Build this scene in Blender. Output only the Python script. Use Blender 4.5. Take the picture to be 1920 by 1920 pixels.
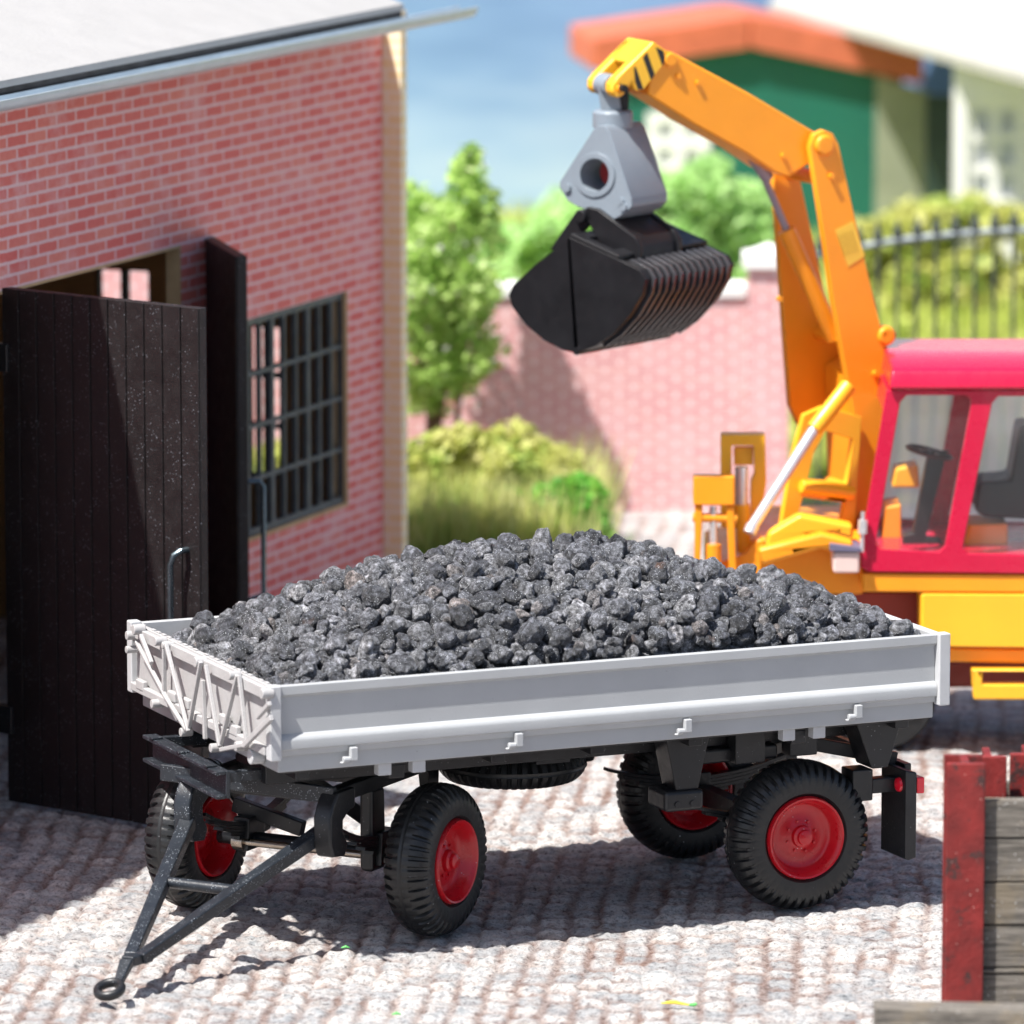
import bpy, bmesh, math, random
import numpy as np
from mathutils import Vector, Matrix, noise as mnoise
from mathutils.geometry import tessellate_polygon
random.seed(7); rng = np.random.default_rng(7)
for o in list(bpy.data.objects): bpy.data.objects.remove(o)
scn = bpy.context.scene; col = scn.collection
V = Vector; R = math.radians; PI = math.pi

# ------------------------------------------------------------------ camera
CAM = V((-14.351, -36.842, 9.296)); YAW = .409; PIT = .159; FPX = 12000.
FH = V((math.sin(YAW), math.cos(YAW), 0)); RH = V((math.cos(YAW), -math.sin(YAW), 0)); UP = V((0, 0, 1))
FW = FH*math.cos(PIT) - UP*math.sin(PIT); CU = RH.cross(FW)
cd = bpy.data.cameras.new('camera'); cam = bpy.data.objects.new('camera', cd); col.objects.link(cam)
cam.matrix_world = Matrix.Translation(CAM) @ Matrix((RH, CU, -FW)).transposed().to_4x4()
cd.sensor_width = 36; cd.lens = 36*FPX/1920; cd.clip_start = .5; cd.clip_end = 2000
cd.dof.use_dof = True; cd.dof.focus_distance = 42.0; cd.dof.aperture_fstop = .95
scn.camera = cam
scn.render.engine = 'CYCLES'
scn.render.resolution_x = scn.render.resolution_y = 1024

# ------------------------------------------------------------------ light
SUNV = V((.53, .17, -1.0)).normalized()            # travel direction of the light
el = math.asin(-SUNV.z); az = math.atan2(-SUNV.x, -SUNV.y)
w = bpy.data.worlds.new('World'); scn.world = w; w.use_nodes = True
nt = w.node_tree; bg = nt.nodes['Background']; sky = nt.nodes.new('ShaderNodeTexSky'); sky.sky_type = 'NISHITA'
sky.sun_disc = False; sky.sun_elevation = el; sky.sun_rotation = az; sky.air_density = .8; sky.dust_density = 2.0; sky.ozone_density = .6
nt.links.new(sky.outputs[0], bg.inputs[0]); bg.inputs[1].default_value = .072
sl = bpy.data.lights.new('sun', 'SUN'); sl.energy = 4.3; sl.angle = R(.9); sl.color = (1, .965, .92)
so = bpy.data.objects.new('sun', sl); col.objects.link(so); so.rotation_euler = SUNV.to_track_quat('-Z', 'Y').to_euler(); so.location = (-10, -10, 25)
scn.view_settings.view_transform = 'Standard'; scn.view_settings.look = 'None'; scn.view_settings.gamma = 1
scn.view_settings.exposure = 1.06
scn.cycles.max_bounces = 8

# ------------------------------------------------------------------ pixel measurements of the photo (1920 px) -> real places
def ray(px, py): return FW + RH*((px-960)/FPX) - CU*((py-960)/FPX)
def gp(px, py, z=0.):
    d = ray(px, py); return CAM + d*((z-CAM.z)/d.z)
def vp(px, py, A, u):                               # on the vertical plane through A along u
    n = V((-u.y, u.x, 0)); d = ray(px, py); return CAM + d*((A-CAM).dot(n)/d.dot(n))
def dp(px, py, D): return vp(px, py, CAM+FH*D, RH)

# ------------------------------------------------------------------ mesh builder
class MB:
    def __init__(s): s.v = []; s.f = []; s.m = []
    def add(s, vs, fs, mi=0):
        n = len(s.v); s.v += [tuple(v) for v in vs]; s.f += [tuple(n+i for i in f) for f in fs]; s.m += [mi]*len(fs); return s
    def frame(s, c, ax, ay, az_, mi=0):             # box with half axes
        c = V(c); vs = [c+ax*i+ay*j+az_*k for k in (-1, 1) for j in (-1, 1) for i in (-1, 1)]
        fs = [(0,2,3,1),(4,5,7,6),(0,1,5,4),(2,6,7,3),(0,4,6,2),(1,3,7,5)]
        if ax.cross(ay).dot(az_) < 0: fs = [f[::-1] for f in fs]
        return s.add(vs, fs, mi)
    def box(s, x0, x1, y0, y1, z0, z1, mi=0):
        return s.frame(((x0+x1)/2, (y0+y1)/2, (z0+z1)/2), V(((x1-x0)/2,0,0)), V((0,(y1-y0)/2,0)), V((0,0,(z1-z0)/2)), mi)
    def bar(s, a, b, wd, ht, up=UP, mi=0):          # rectangular bar
        a = V(a); b = V(b); d = (b-a); l = d.normalized(); sd = l.cross(up)
        if sd.length < 1e-4: sd = l.cross(V((1,0,0)))
        sd.normalize(); u = sd.cross(l)
        return s.frame((a+b)/2, d/2, sd*wd/2, u*ht/2, mi)
    def tube(s, pts, r, n=14, cap=True, mi=0):
        pts = [V(p) for p in pts]; rs = r if hasattr(r, '__len__') else [r]*len(pts)
        vs = []; fs = []; prev = None
        for i, p in enumerate(pts):
            d = (pts[min(i+1, len(pts)-1)]-pts[max(i-1, 0)]).normalized()
            a = (prev - d*prev.dot(d)) if prev is not None else d.cross(UP if abs(d.z) < .9 else V((1,0,0)))
            a.normalize(); prev = a; b = d.cross(a)
            vs += [p+(a*math.cos(2*PI*k/n)+b*math.sin(2*PI*k/n))*rs[i] for k in range(n)]
        for i in range(len(pts)-1):
            for k in range(n): fs.append((i*n+k, i*n+(k+1)%n, (i+1)*n+(k+1)%n, (i+1)*n+k))
        if cap: fs += [tuple(range(n))[::-1], tuple((len(pts)-1)*n+k for k in range(n))]
        return s.add(vs, fs, mi)
    def prism(s, loops, ext, mi=0):                 # outer loop (+ holes) of 3D points extruded by ext
        if not hasattr(loops[0][0], '__len__'): loops = [loops]
        loops = [[V(p) for p in L] for L in loops]; ext = V(ext)
        flat = [p for L in loops for p in L]; n = len(flat); tri = tessellate_polygon(loops)
        nrm = V((0,0,0)); L0 = loops[0]
        for i in range(len(L0)): nrm += L0[i].cross(L0[(i+1) % len(L0)])
        vs = flat+[p+ext for p in flat]; fs = []
        for t in tri:
            tn = (flat[t[1]]-flat[t[0]]).cross(flat[t[2]]-flat[t[0]])
            if tn.dot(ext) > 0: t = t[::-1]
            fs.append(tuple(t)); fs.append(tuple(i+n for i in t[::-1]))
        k = 0
        for li, L in enumerate(loops):
            m = len(L); ln = V((0,0,0))
            for i in range(m): ln += L[i].cross(L[(i+1) % m])
            flip = (ln.dot(ext) > 0) != (li > 0)
            for i in range(m):
                q = (k+i, k+(i+1) % m, k+(i+1) % m+n, k+i+n)
                fs.append(q if flip else q[::-1])
            k += m
        return s.add(vs, fs, mi)
    def lathe(s, c, axis, prof, n=48, mi=0, mod=None):  # prof: (offset along axis, radius)
        c = V(c); axis = V(axis).normalized(); a = axis.cross(UP if abs(axis.z) < .9 else V((1,0,0))).normalized(); b = axis.cross(a)
        vs = []; fs = []
        for k in range(n):
            t = 2*PI*k/n; e = a*math.cos(t)+b*math.sin(t)
            for i, (o, r) in enumerate(prof):
                if mod: r, o = mod(i, k, r, o)
                vs.append(c+axis*o+e*r)
        m = len(prof)
        for k in range(n):
            for i in range(m-1): fs.append((k*m+i, k*m+i+1, ((k+1) % n)*m+i+1, ((k+1) % n)*m+i))
        return s.add(vs, fs, mi)
    def build(s, name, mat, parent=None, bevel=0, smooth=True, seg=2, ang=35):
        me = bpy.data.meshes.new(name); me.from_pydata(s.v, [], s.f)
        for m in (mat if isinstance(mat, (list, tuple)) else [mat]): me.materials.append(m)
        if isinstance(mat, (list, tuple)): me.polygons.foreach_set('material_index', s.m)
        o = bpy.data.objects.new(name, me); col.objects.link(o)
        if parent is not None: o.parent = parent; o.matrix_parent_inverse = Matrix.Translation(parent_world(parent)).inverted()
        if smooth:
            me.polygons.foreach_set('use_smooth', [True]*len(me.polygons)); me.set_sharp_from_angle(angle=R(ang))
        if bevel:
            b = o.modifiers.new('bevel', 'BEVEL'); b.width = bevel; b.segments = seg; b.limit_method = 'ANGLE'; b.angle_limit = R(40); b.harden_normals = True
        return o
def parent_world(o):
    if o.type == 'MESH': return V((0,0,0))
    p = V(o.location)
    while o.parent: o = o.parent; p += V(o.location)
    return p if not p.length == 0 else p
def thing(name, label, cat, loc=(0,0,0), group=None):
    o = bpy.data.objects.new(name, None); col.objects.link(o); o.location = loc; o.empty_display_size = .2
    o['label'] = label; o['category'] = cat
    if group: o['group'] = group
    return o
def tag(o, label=None, cat=None, group=None, kind=None):
    for k, v in (('label', label), ('category', cat), ('group', group), ('kind', kind)):
        if v: o[k] = v
    return o
def sub(name, parent, loc=(0,0,0)):
    o = bpy.data.objects.new(name, None); col.objects.link(o); o.parent = parent; o.empty_display_size = .1; return o

# ------------------------------------------------------------------ materials
def newmat(name):
    m = bpy.data.materials.new(name); m.use_nodes = True; nt = m.node_tree
    return m, nt, nt.nodes['Principled BSDF']
def N(nt, t, **kw):
    n = nt.nodes.new(t)
    for k, v in kw.items():
        if k in n.inputs: n.inputs[k].default_value = v
        else: setattr(n, k, v)
    return n
def ramp(nt, src, stops):
    r = nt.nodes.new('ShaderNodeValToRGB'); nt.links.new(src, r.inputs[0])
    e = r.color_ramp.elements
    while len(e) < len(stops): e.new(.5)
    for x, (p, c) in zip(e, stops): x.position = p; x.color = (*c, 1) if len(c) == 3 else c
    return r
def noise_tex(nt, scale, detail=4, rough=.55, vec=None):
    n = N(nt, 'ShaderNodeTexNoise', Scale=scale, Detail=detail, Roughness=rough)
    if vec is None: vec = N(nt, 'ShaderNodeNewGeometry').outputs['Position']
    nt.links.new(vec, n.inputs['Vector']); return n
def mix(nt, fac, a, b, mode='MIX'):
    m = nt.nodes.new('ShaderNodeMix'); m.data_type = 'RGBA'; m.blend_type = mode
    for sck, v in ((m.inputs[0], fac), (m.inputs[6], a), (m.inputs[7], b)):
        if hasattr(v, 'links') or isinstance(v, bpy.types.NodeSocket): nt.links.new(v, sck)
        elif isinstance(v, (tuple, list)): sck.default_value = (*v, 1)
        else: sck.default_value = v
    return m.outputs[2]
def bump(nt, p, h, strength=.3, dist=.01):
    b = N(nt, 'ShaderNodeBump', Strength=strength, Distance=dist); nt.links.new(h, b.inputs['Height'])
    nt.links.new(b.outputs[0], p.inputs['Normal']); return b
def speck(nt, scale, thr, vec=None):                # sparse grains of dust, grit and painted coal glint -> 0..1
    v = N(nt, 'ShaderNodeTexVoronoi', Scale=scale, Randomness=1.0)
    if vec is None: vec = N(nt, 'ShaderNodeNewGeometry').outputs['Position']
    nt.links.new(vec, v.inputs['Vector'])
    r = ramp(nt, v.outputs['Distance'], [(thr*.6, (1,1,1)), (thr, (0,0,0))])
    n = noise_tex(nt, scale*.13, 3); r2 = ramp(nt, n.outputs[0], [(.42, (0,0,0)), (.58, (1,1,1))])
    return mix(nt, 1.0, r.outputs[0], r2.outputs[0], 'MULTIPLY')
def pmat(name, c, rough=.4, var=.12, vs=3., bumpS=.1, bs=60., dust=0, dsc=26., dcol=(.6,.62,.66), spec=.5, metal=0, coat=0, stain=None, sss=0):
    m, nt, p = newmat(name)
    n = noise_tex(nt, vs, 5); c2 = tuple(x*(1-var) for x in c); c1 = tuple(min(1, x*(1+var)) for x in c)
    out = ramp(nt, n.outputs[0], [(.3, c2), (.7, c1)]).outputs[0]
    if stain:
        sn = noise_tex(nt, stain[1], 6, .7); sr = ramp(nt, sn.outputs[0], [(stain[2], (0,0,0)), (stain[2]+.06, (1,1,1))])
        out = mix(nt, sr.outputs[0], out, stain[0])
    if dust: out = mix(nt, speck(nt, dsc, dust), out, dcol)
    nt.links.new(out, p.inputs['Base Color'])
    rn = noise_tex(nt, bs*.3, 3); rr = ramp(nt, rn.outputs[0], [(.3, (rough*.85,)*3), (.7, (min(1, rough*1.15),)*3)])
    nt.links.new(rr.outputs[0], p.inputs['Roughness'])
    p.inputs['Specular IOR Level'].default_value = spec; p.inputs['Metallic'].default_value = metal; p.inputs['Coat Weight'].default_value = coat
    if sss: p.inputs['Subsurface Weight'].default_value = sss; p.inputs['Subsurface Radius'].default_value = (.02,.02,.02); p.inputs['Subsurface Scale'].default_value = 1
    if bumpS: bump(nt, p, noise_tex(nt, bs, 4).outputs[0], bumpS, .01)
    return m
def brickmat(name, udir, c1, c2, mortar, bw, bh, ms=.02, patch=.5, soft=.1):
    m, nt, p = newmat(name)
    g = N(nt, 'ShaderNodeNewGeometry'); d = N(nt, 'ShaderNodeVectorMath', operation='DOT_PRODUCT'); d.inputs[1].default_value = udir
    nt.links.new(g.outputs['Position'], d.inputs[0]); sx = N(nt, 'ShaderNodeSeparateXYZ'); nt.links.new(g.outputs['Position'], sx.inputs[0])
    cx = N(nt, 'ShaderNodeCombineXYZ'); nt.links.new(d.outputs['Value'], cx.inputs[0]); nt.links.new(sx.outputs[2], cx.inputs[1])
    wob = noise_tex(nt, 9, 2); wm = N(nt, 'ShaderNodeVectorMath', operation='SCALE'); nt.links.new(wob.outputs['Color'], wm.inputs[0]); wm.inputs['Scale'].default_value = .012
    av = N(nt, 'ShaderNodeVectorMath', operation='ADD'); nt.links.new(cx.outputs[0], av.inputs[0]); nt.links.new(wm.outputs[0], av.inputs[1])
    b = N(nt, 'ShaderNodeTexBrick', Scale=1.0); b.inputs['Brick Width'].default_value = bw; b.inputs['Row Height'].default_value = bh
    b.inputs['Mortar Size'].default_value = ms; b.inputs['Mortar Smooth'].default_value = soft; b.inputs['Bias'].default_value = -.1
    b.inputs['Color1'].default_value = (*c1, 1); b.inputs['Color2'].default_value = (*c2, 1); b.inputs['Mortar'].default_value = (*mortar, 1)
    nt.links.new(av.outputs[0], b.inputs['Vector'])
    n = noise_tex(nt, 2.2, 6, .65); r = ramp(nt, n.outputs[0], [(.50, (0,0,0)), (.72, (patch,)*3)])
    out = mix(nt, r.outputs[0], b.outputs['Color'], mortar)
    n2 = noise_tex(nt, 30, 4); out = mix(nt, .35, out, ramp(nt, n2.outputs[0], [(.3, (.35,.35,.35)), (.7, (.65,.65,.65))]).outputs[0], 'OVERLAY')
    nt.links.new(out, p.inputs['Base Color']); p.inputs['Roughness'].default_value = .75
    bump(nt, p, b.outputs['Fac'], -.25, .01)
    return m

BLK = pmat('black_plastic', (.013,.014,.016), .38, .2, 4, .12, 50, dust=.09, dsc=40)
BLKD = pmat('dusty_black_plastic', (.016,.020,.026), .36, .25, 5, .15, 60, dust=.22, dsc=72, dcol=(.48,.53,.58))
RUB = pmat('tyre_rubber', (.012,.013,.014), .42, .2, 6, .2, 45, dust=.08, dsc=20)
RIM = pmat('red_rim', (.50,.006,.014), .30, .08, 6, .05, 40, dust=.1, dsc=24, coat=.2)
GREY = pmat('pale_grey_plastic', (.40,.415,.425), .42, .05, 2, .08, 70, dust=.07, dsc=26, dcol=(.22,.22,.22), stain=((.27,.275,.285), 12., .68), sss=.1)
GREYF = pmat('chalky_grey_plastic', (.38,.375,.375), .55, .06, 7, .25, 40, stain=((.36,.33,.32), 16., .66), sss=.1)
GREYR = pmat('rail_grey_plastic', (.47,.48,.49), .4, .04, 4, .1, 60, stain=((.35,.34,.34), 7., .74), sss=.1)
STEEL = pmat('bare_steel', (.42,.36,.30), .3, .15, 12, .1, 60, metal=1)
REDL = pmat('red_lamp', (.75,.01,.03), .15, .05, 5, .02, 30, coat=.5)

# ================================================================== GROUND
def build_ground():
    u = np.concatenate([[-300,-120,-60,-30,-15,-8,-5.5], np.arange(-4.6, 4.61, .0165), [5.5,8,15,30,60,120,300]])
    v = np.concatenate([[-100,-20,10,24,30,32.5], np.arange(34.0, 47.5, .024), np.arange(47.5, 60, .07), [62,66,72,80,90,110,160,300,600]])
    Ug, Vg = np.meshgrid(u, v)
    # cobbles run in columns away from the camera
    rot = R(4.); a = Ug*math.cos(rot)-Vg*math.sin(rot); b = Ug*math.sin(rot)+Vg*math.cos(rot)
    pa, pb = .19, .27
    def vn(x, y, s, seed):                            # cheap value noise
        x = x/s; y = y/s; xi = np.floor(x).astype(int); yi = np.floor(y).astype(int); fx = x-xi; fy = y-yi
        h = lambda i, j: (np.sin((i*127.1+j*311.7+seed*74.7))*43758.5453) % 1.0
        sx = fx*fx*(3-2*fx); sy = fy*fy*(3-2*fy)
        return (h(xi, yi)*(1-sx)+h(xi+1, yi)*sx)*(1-sy)+(h(xi, yi+1)*(1-sx)+h(xi+1, yi+1)*sx)*sy
    a = a+.07*(vn(a, b, 1.3, 1)-.5)+.035*(vn(a, b, .27, 5)-.5); b = b+.09*(vn(a, b, .33, 2)-.5)
    ca = np.floor(a/pa); b2 = b+pb*((ca % 2)*.5+.22*((np.sin(ca*12.9898)*43758.5) % 1.0))
    fa = (a/pa-ca)*2-1; cb = np.floor(b2/pb); fb = (b2/pb-cb)*2-1
    rnd = (np.sin(ca*91.7+cb*37.3)*43758.5) % 1.0
    d = (.45+.55*np.clip(1-np.abs(fa)**3.0, 0, 1)**.7)*np.clip(1-np.abs(fb)**2.0, 0, 1)**.75
    fade = np.clip((60-Vg)/6, 0, 1)*np.clip((Vg-33.9)*5, 0, 1)*np.clip((4.6-np.abs(Ug))*4, 0, 1)
    z = ((d-.94)*(.034+.018*rnd)*(.7+.3*np.clip(.5-Ug*.4, 0, 1))+.014*(rnd-.5)*d)*fade
    fine = (vn(a, b, .05, 3)-.5)*.019+(vn(a, b, .026, 4)-.5)*.018+(vn(a, b, .13, 9)-.5)*.018
    z = z+fine*fade*np.clip((50-Vg)/4, .2, 1)
    P = np.stack([CAM.x+RH.x*Ug+FH.x*Vg, CAM.y+RH.y*Ug+FH.y*Vg, z], -1).reshape(-1, 3)
    nu, nv = len(u), len(v); idx = np.arange(nu*nv).reshape(nv, nu)
    F = np.stack([idx[:-1,:-1], idx[:-1,1:], idx[1:,1:], idx[1:,:-1]], -1).reshape(-1, 4)
    me = bpy.data.meshes.new('ground'); me.vertices.add(len(P)); me.vertices.foreach_set('co', P.ravel())
    me.loops.add(F.size); me.loops.foreach_set('vertex_index', F.ravel()); me.polygons.add(len(F))
    me.polygons.foreach_set('loop_start', np.arange(0, F.size, 4)); me.polygons.foreach_set('loop_total', np.full(len(F), 4)); me.update()
    me.polygons.foreach_set('use_smooth', [True]*len(F))
    at = me.attributes.new('gap', 'FLOAT', 'POINT')
    tone = me.attributes.new('tone', 'FLOAT', 'POINT'); tone.data.foreach_set('value', rnd.astype(np.float32).ravel())
    gapv = np.clip((np.abs(fa)-.55)/.35, 0, 1)*np.clip(vn(a, b, .5, 6)*2.0-.3, .0, 1.2)+.9*np.clip((np.abs(fb)-.5)/.4, 0, 1)*np.clip(vn(a, b, .3, 16)*2-.2, 0, 1)  # brown column joints; row gaps tinted as painted-in occlusion shade
    at.data.foreach_set('value', np.clip(gapv, 0, 1).astype(np.float32).ravel())
    m, nt, p = newmat('speckled_cobble_sheet')
    at = N(nt, 'ShaderNodeAttribute', attribute_name='gap')
    n0 = noise_tex(nt, 1.3, 4, .6); n1 = noise_tex(nt, 24, 6, .85); n2 = noise_tex(nt, 7, 5, .7)
    base = ramp(nt, n1.outputs[0], [(.32, (.05,.045,.045)), (.40, (.34,.325,.325)), (.46, (.68,.665,.66)), (.56, (.88,.875,.865))]).outputs[0]
    tint = ramp(nt, n2.outputs[0], [(.34, (.56,.60,.63)), (.46, (.90,.91,.92)), (.56, (1,.98,.96)), (.64, (.82,.75,.71))]).outputs[0]
    base = mix(nt, 1., base, tint, 'MULTIPLY')
    brown = ramp(nt, n1.outputs[0], [(.3, (.07,.035,.025)), (.48, (.27,.14,.10)), (.66, (.58,.44,.38))]).outputs[0]
    gr = N(nt, 'ShaderNodeMath', operation='MULTIPLY_ADD'); nt.links.new(n0.outputs[0], gr.inputs[0]); gr.inputs[1].default_value = 1.6; gr.inputs[2].default_value = -.12
    gm = N(nt, 'ShaderNodeMath', operation='MULTIPLY', use_clamp=True); nt.links.new(gr.outputs[0], gm.inputs[0]); nt.links.new(at.outputs['Fac'], gm.inputs[1])
    tn = N(nt, 'ShaderNodeAttribute', attribute_name='tone'); base = mix(nt, 1., base, ramp(nt, tn.outputs['Fac'], [(.0, (.74,.76,.78)), (.35, (.95,.95,.95)), (.8, (1.12,1.11,1.09))]).outputs[0], 'MULTIPLY')
    out = mix(nt, gm.outputs[0], base, brown)
    out = mix(nt, speck(nt, 34, .12), out, (.06,.045,.045))
    nt.links.new(out, p.inputs['Base Color']); p.inputs['Roughness'].default_value = .55
    bn = noise_tex(nt, 30, 6, .9); bump(nt, p, bn.outputs[0], 1., .035)
    me.materials.append(m)
    o = bpy.data.objects.new('ground', me); col.objects.link(o); tag(o, kind='structure')
build_ground()

# meadow behind the wall
def leafmat(name, cols, rough=.5, trans=.35, scale=5):
    m, nt, p = newmat(name); n = noise_tex(nt, scale, 4, .7)
    k = len(cols); out = ramp(nt, n.outputs[0], [(.3+.4*i/(k-1), c) for i, c in enumerate(cols)]).outputs[0]
    nt.links.new(out, p.inputs['Base Color']); p.inputs['Roughness'].default_value = rough
    t = N(nt, 'ShaderNodeBsdfTranslucent'); nt.links.new(out, t.inputs[0]); mx = N(nt, 'ShaderNodeMixShader'); mx.inputs[0].default_value = trans
    nt.links.new(p.outputs[0], mx.inputs[1]); nt.links.new(t.outputs[0], mx.inputs[2]); nt.links.new(mx.outputs[0], nt.nodes['Material Output'].inputs[0]); return m
MEAD = pmat('meadow_turf', (.42,.46,.12), .9, .35, 1.3, .5, 30)
def meadow():
    # rises gently towards the houses, one sheet
    vs = []; us = np.linspace(-60, 60, 49); dsx = np.linspace(58.4, 84, 24)
    for d in dsx:
        for u_ in us: vs.append(CAM*1+RH*u_+FH*d); vs[-1].z = .004+.02*max(0, d-59)*0+.25*mnoise.noise(V((u_*.2, d*.2, 3)))*min(1, (d-58.4)/4)*.6+.05*min(1, (d-58.4)/4)
    n = len(us); fs = [(j*n+i, j*n+i+1, (j+1)*n+i+1, (j+1)*n+i) for j in range(len(dsx)-1) for i in range(n-1)]
    tag(MB().add(vs, fs).build('meadow', MEAD), kind='structure')
meadow()
GRASS = leafmat('grass_blades', [(.26,.36,.06), (.48,.54,.12), (.70,.70,.28)], trans=.3, scale=1.2)
def blades(name, fn, cnt, h0, h1, mat, wd=.03):
    vs = []; fs = []
    for i in range(cnt):
        p = fn(); h = random.uniform(h0, h1); t = random.uniform(0, 2*PI); s = V((math.cos(t), math.sin(t), 0))*wd
        l = V((random.gauss(0, .22), random.gauss(0, .22), 1)).normalized()*h
        n = len(vs); vs += [p-s, p+s, p+l*.6+s*.6, p+l, p+l*.6-s*.6]; fs += [(n, n+1, n+2, n+3, n+4)]
    return MB().add(vs, fs).build(name, mat, smooth=False)
o = blades('meadow_grass', lambda: (CAM*1+RH*random.uniform(-2, 14)+FH*(58.9+22*random.random()**1.4))*1-UP*CAM.z, 24000, .15, .45, GRASS, .05)
tag(o, 'yellow green grass growing behind the iron fence', 'grass', kind='stuff')

# sky backdrop (painted board curving behind the layout)
def backdrop():
    m, nt, p = newmat('painted_sky')
    mp = N(nt, 'ShaderNodeMapping'); g = N(nt, 'ShaderNodeNewGeometry'); nt.links.new(g.outputs['Position'], mp.inputs[0]); mp.inputs['Scale'].default_value = (.6,.6,2.2); mp.inputs['Rotation'].default_value = (0,.12,0)
    n = noise_tex(nt, .32, 3, .5, mp.outputs[0])
    out = ramp(nt, n.outputs[0], [(.30, (.15,.25,.46)), (.46, (.22,.34,.57)), (.58, (.33,.45,.66)), (.75, (.46,.55,.70))]).outputs[0]
    nt.links.new(out, p.inputs['Base Color']); p.inputs['Roughness'].default_value = .9; p.inputs['Specular IOR Level'].default_value = .1
    vs = []; pth = [(-75,55),(-60,68),(-45,77),(-30,81),(-15,82),(0,82),(15,82),(30,81),(45,77),(60,68),(75,55)]; K = len(pth)-1
    for U, D in pth:
        for z in (-.5, 6): q = CAM+RH*U+FH*D; vs.append(V((q.x, q.y, z)))
    fs = [(2*i, 2*i+2, 2*i+3, 2*i+1) for i in range(K)]
    tag(MB().add(vs, fs).build('sky', m), kind='structure')
backdrop()

# ================================================================== FOLIAGE
def crown(name, blobs, cnt, size, mat, parent, flat=.5):
    vs = []; fs = []; tot = sum(r**2 for _, r in blobs)
    for c, r in blobs:
        c = V(c)
        for i in range(int(cnt*r*r/tot)):
            d = V((random.gauss(0,1), random.gauss(0,1), random.gauss(0,1))).normalized(); rr = r*random.random()**.45
            p = c+V((d.x*rr, d.y*rr, d.z*rr*.9)); p += V((mnoise.noise(p*1.7), mnoise.noise(p*1.7+V((9,0,0))), mnoise.noise(p*1.7+V((0,9,0)))))*r*.4
            if mnoise.noise(p*2.6) < -.22: continue
            a = V((random.gauss(0,1), random.gauss(0,1), random.gauss(0,.7))).normalized(); b = a.cross(V((random.gauss(0,1), random.gauss(0,1), random.gauss(0,1)))).normalized()
            s = size*random.uniform(.6, 1.4); n = len(vs)
            vs += [p-a*s, p-b*s*.5, p+a*s, p+b*s*.5]; fs.append((n, n+1, n+2, n+3))
    return MB().add(vs, fs).build(name, mat, parent, smooth=False)
L1 = leafmat('light_green_leaves', [(.26,.46,.08), (.48,.68,.18), (.74,.86,.42)], trans=.45)
L2 = leafmat('yellow_green_leaves', [(.22,.40,.05), (.60,.62,.18), (.82,.78,.40)], scale=2.2)
L3 = leafmat('deep_green_leaves', [(.05,.24,.02), (.15,.48,.05), (.42,.62,.12)])
L4 = leafmat('mint_green_leaves', [(.36,.60,.18), (.56,.80,.34), (.76,.90,.54)], trans=.45)
BARK = pmat('bark', (.16,.10,.06), .9, .3, 8, .6, 20)
FLOW = pmat('white_petals', (.85,.85,.82), .6, .05, 5, 0)
def plant(name, label, cat, D, base_px, blobs_px, cnt, size, mat, trunkn=4, flowers=0):
    """blobs_px: (px, py, radius_px)"""
    b = dp(base_px, 900, D); b.z = 0; t = thing(name, label, cat, b); k = D/FPX
    bl = [(dp(x, y, D)+FH*random.uniform(-.3, .3), r*k) for x, y, r in blobs_px]
    crown('crown', bl, cnt, size, mat, t)
    m = MB()
    for c, r in bl[:trunkn+2]:
        mid = (b+c)/2+V((random.uniform(-.1,.1), random.uniform(-.1,.1), 0)); m.tube([b+V((random.uniform(-.08,.08),)*3), mid, c], [.05,.035,.015], 8)
    m.build('trunk', BARK, t)
    if flowers:
        f = MB()
        for i in range(flowers):
            c, r = random.choice(bl); q = c+V((random.gauss(0,.5), -abs(random.gauss(0,.6)), random.gauss(0,.5)))*r
            for j in range(5):
                a = V((random.gauss(0,1), random.gauss(0,1), random.gauss(0,1))).normalized()*.035; bb = a.cross(V((.3,.5,.8))).normalized()*.03
                f.add([q-a, q-bb, q+a, q+bb], [(0,1,2,3)])
        f.build('blossom', FLOW, t, smooth=False)
    return t
plant('tree', 'tall light green leafy tree with white blossoms beside the yellow building corner', 'tree', 57.0, 800,
      [(850,410,85), (800,470,90), (880,520,90), (800,600,90), (870,640,80), (820,720,75), (870,330,45), (900,450,60), (780,380,50), (850,560,90), (790,670,60), (880,290,24), (740,520,80)], 8500, .06, L1, flowers=34)
plant('shrub', 'round yellow green shrub growing at the foot of the brick wall', 'shrub', 55.0, 920,
      [(830,880,85), (930,880,95), (1010,890,80), (880,840,55), (970,850,60), (780,900,70), (1050,920,45)], 7000, .05, L2)
plant('bush', 'low deep green bush between the yellow shrub and the brick wall base', 'shrub', 54.0, 980,
      [(870,990,60), (960,975,60), (1040,960,60), (1090,935,55), (800,1000,55), (1100,980,45), (1000,1010,50)], 8000, .045, L3)
plant('shrub', 'yellow green shrub seen through the side window of the shed', 'shrub', 56.5, 500,
      [(400,930,70), (470,910,75), (540,910,75), (600,930,70), (300,930,60), (520,850,40), (440,850,40)], 6000, .05, L2)
plant('bush', 'broad mint green bush behind the hanging grab', 'shrub', 66.0, 1250,
      [(1100,430,90), (1200,400,90), (1300,380,80), (1380,430,90), (1040,480,80), (1250,480,90), (1150,500,80), (1400,500,60), (1330,340,50)], 16000, .08, L4)
plant('bush', 'pale green bush left of the hanging grab, between tree and grab', 'shrub', 72.0, 1000,
      [(1000,480,80), (940,480,75), (1060,410,55), (960,560,90), (1040,560,80), (900,560,60), (1010,430,45)], 8000, .08, L4)
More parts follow.
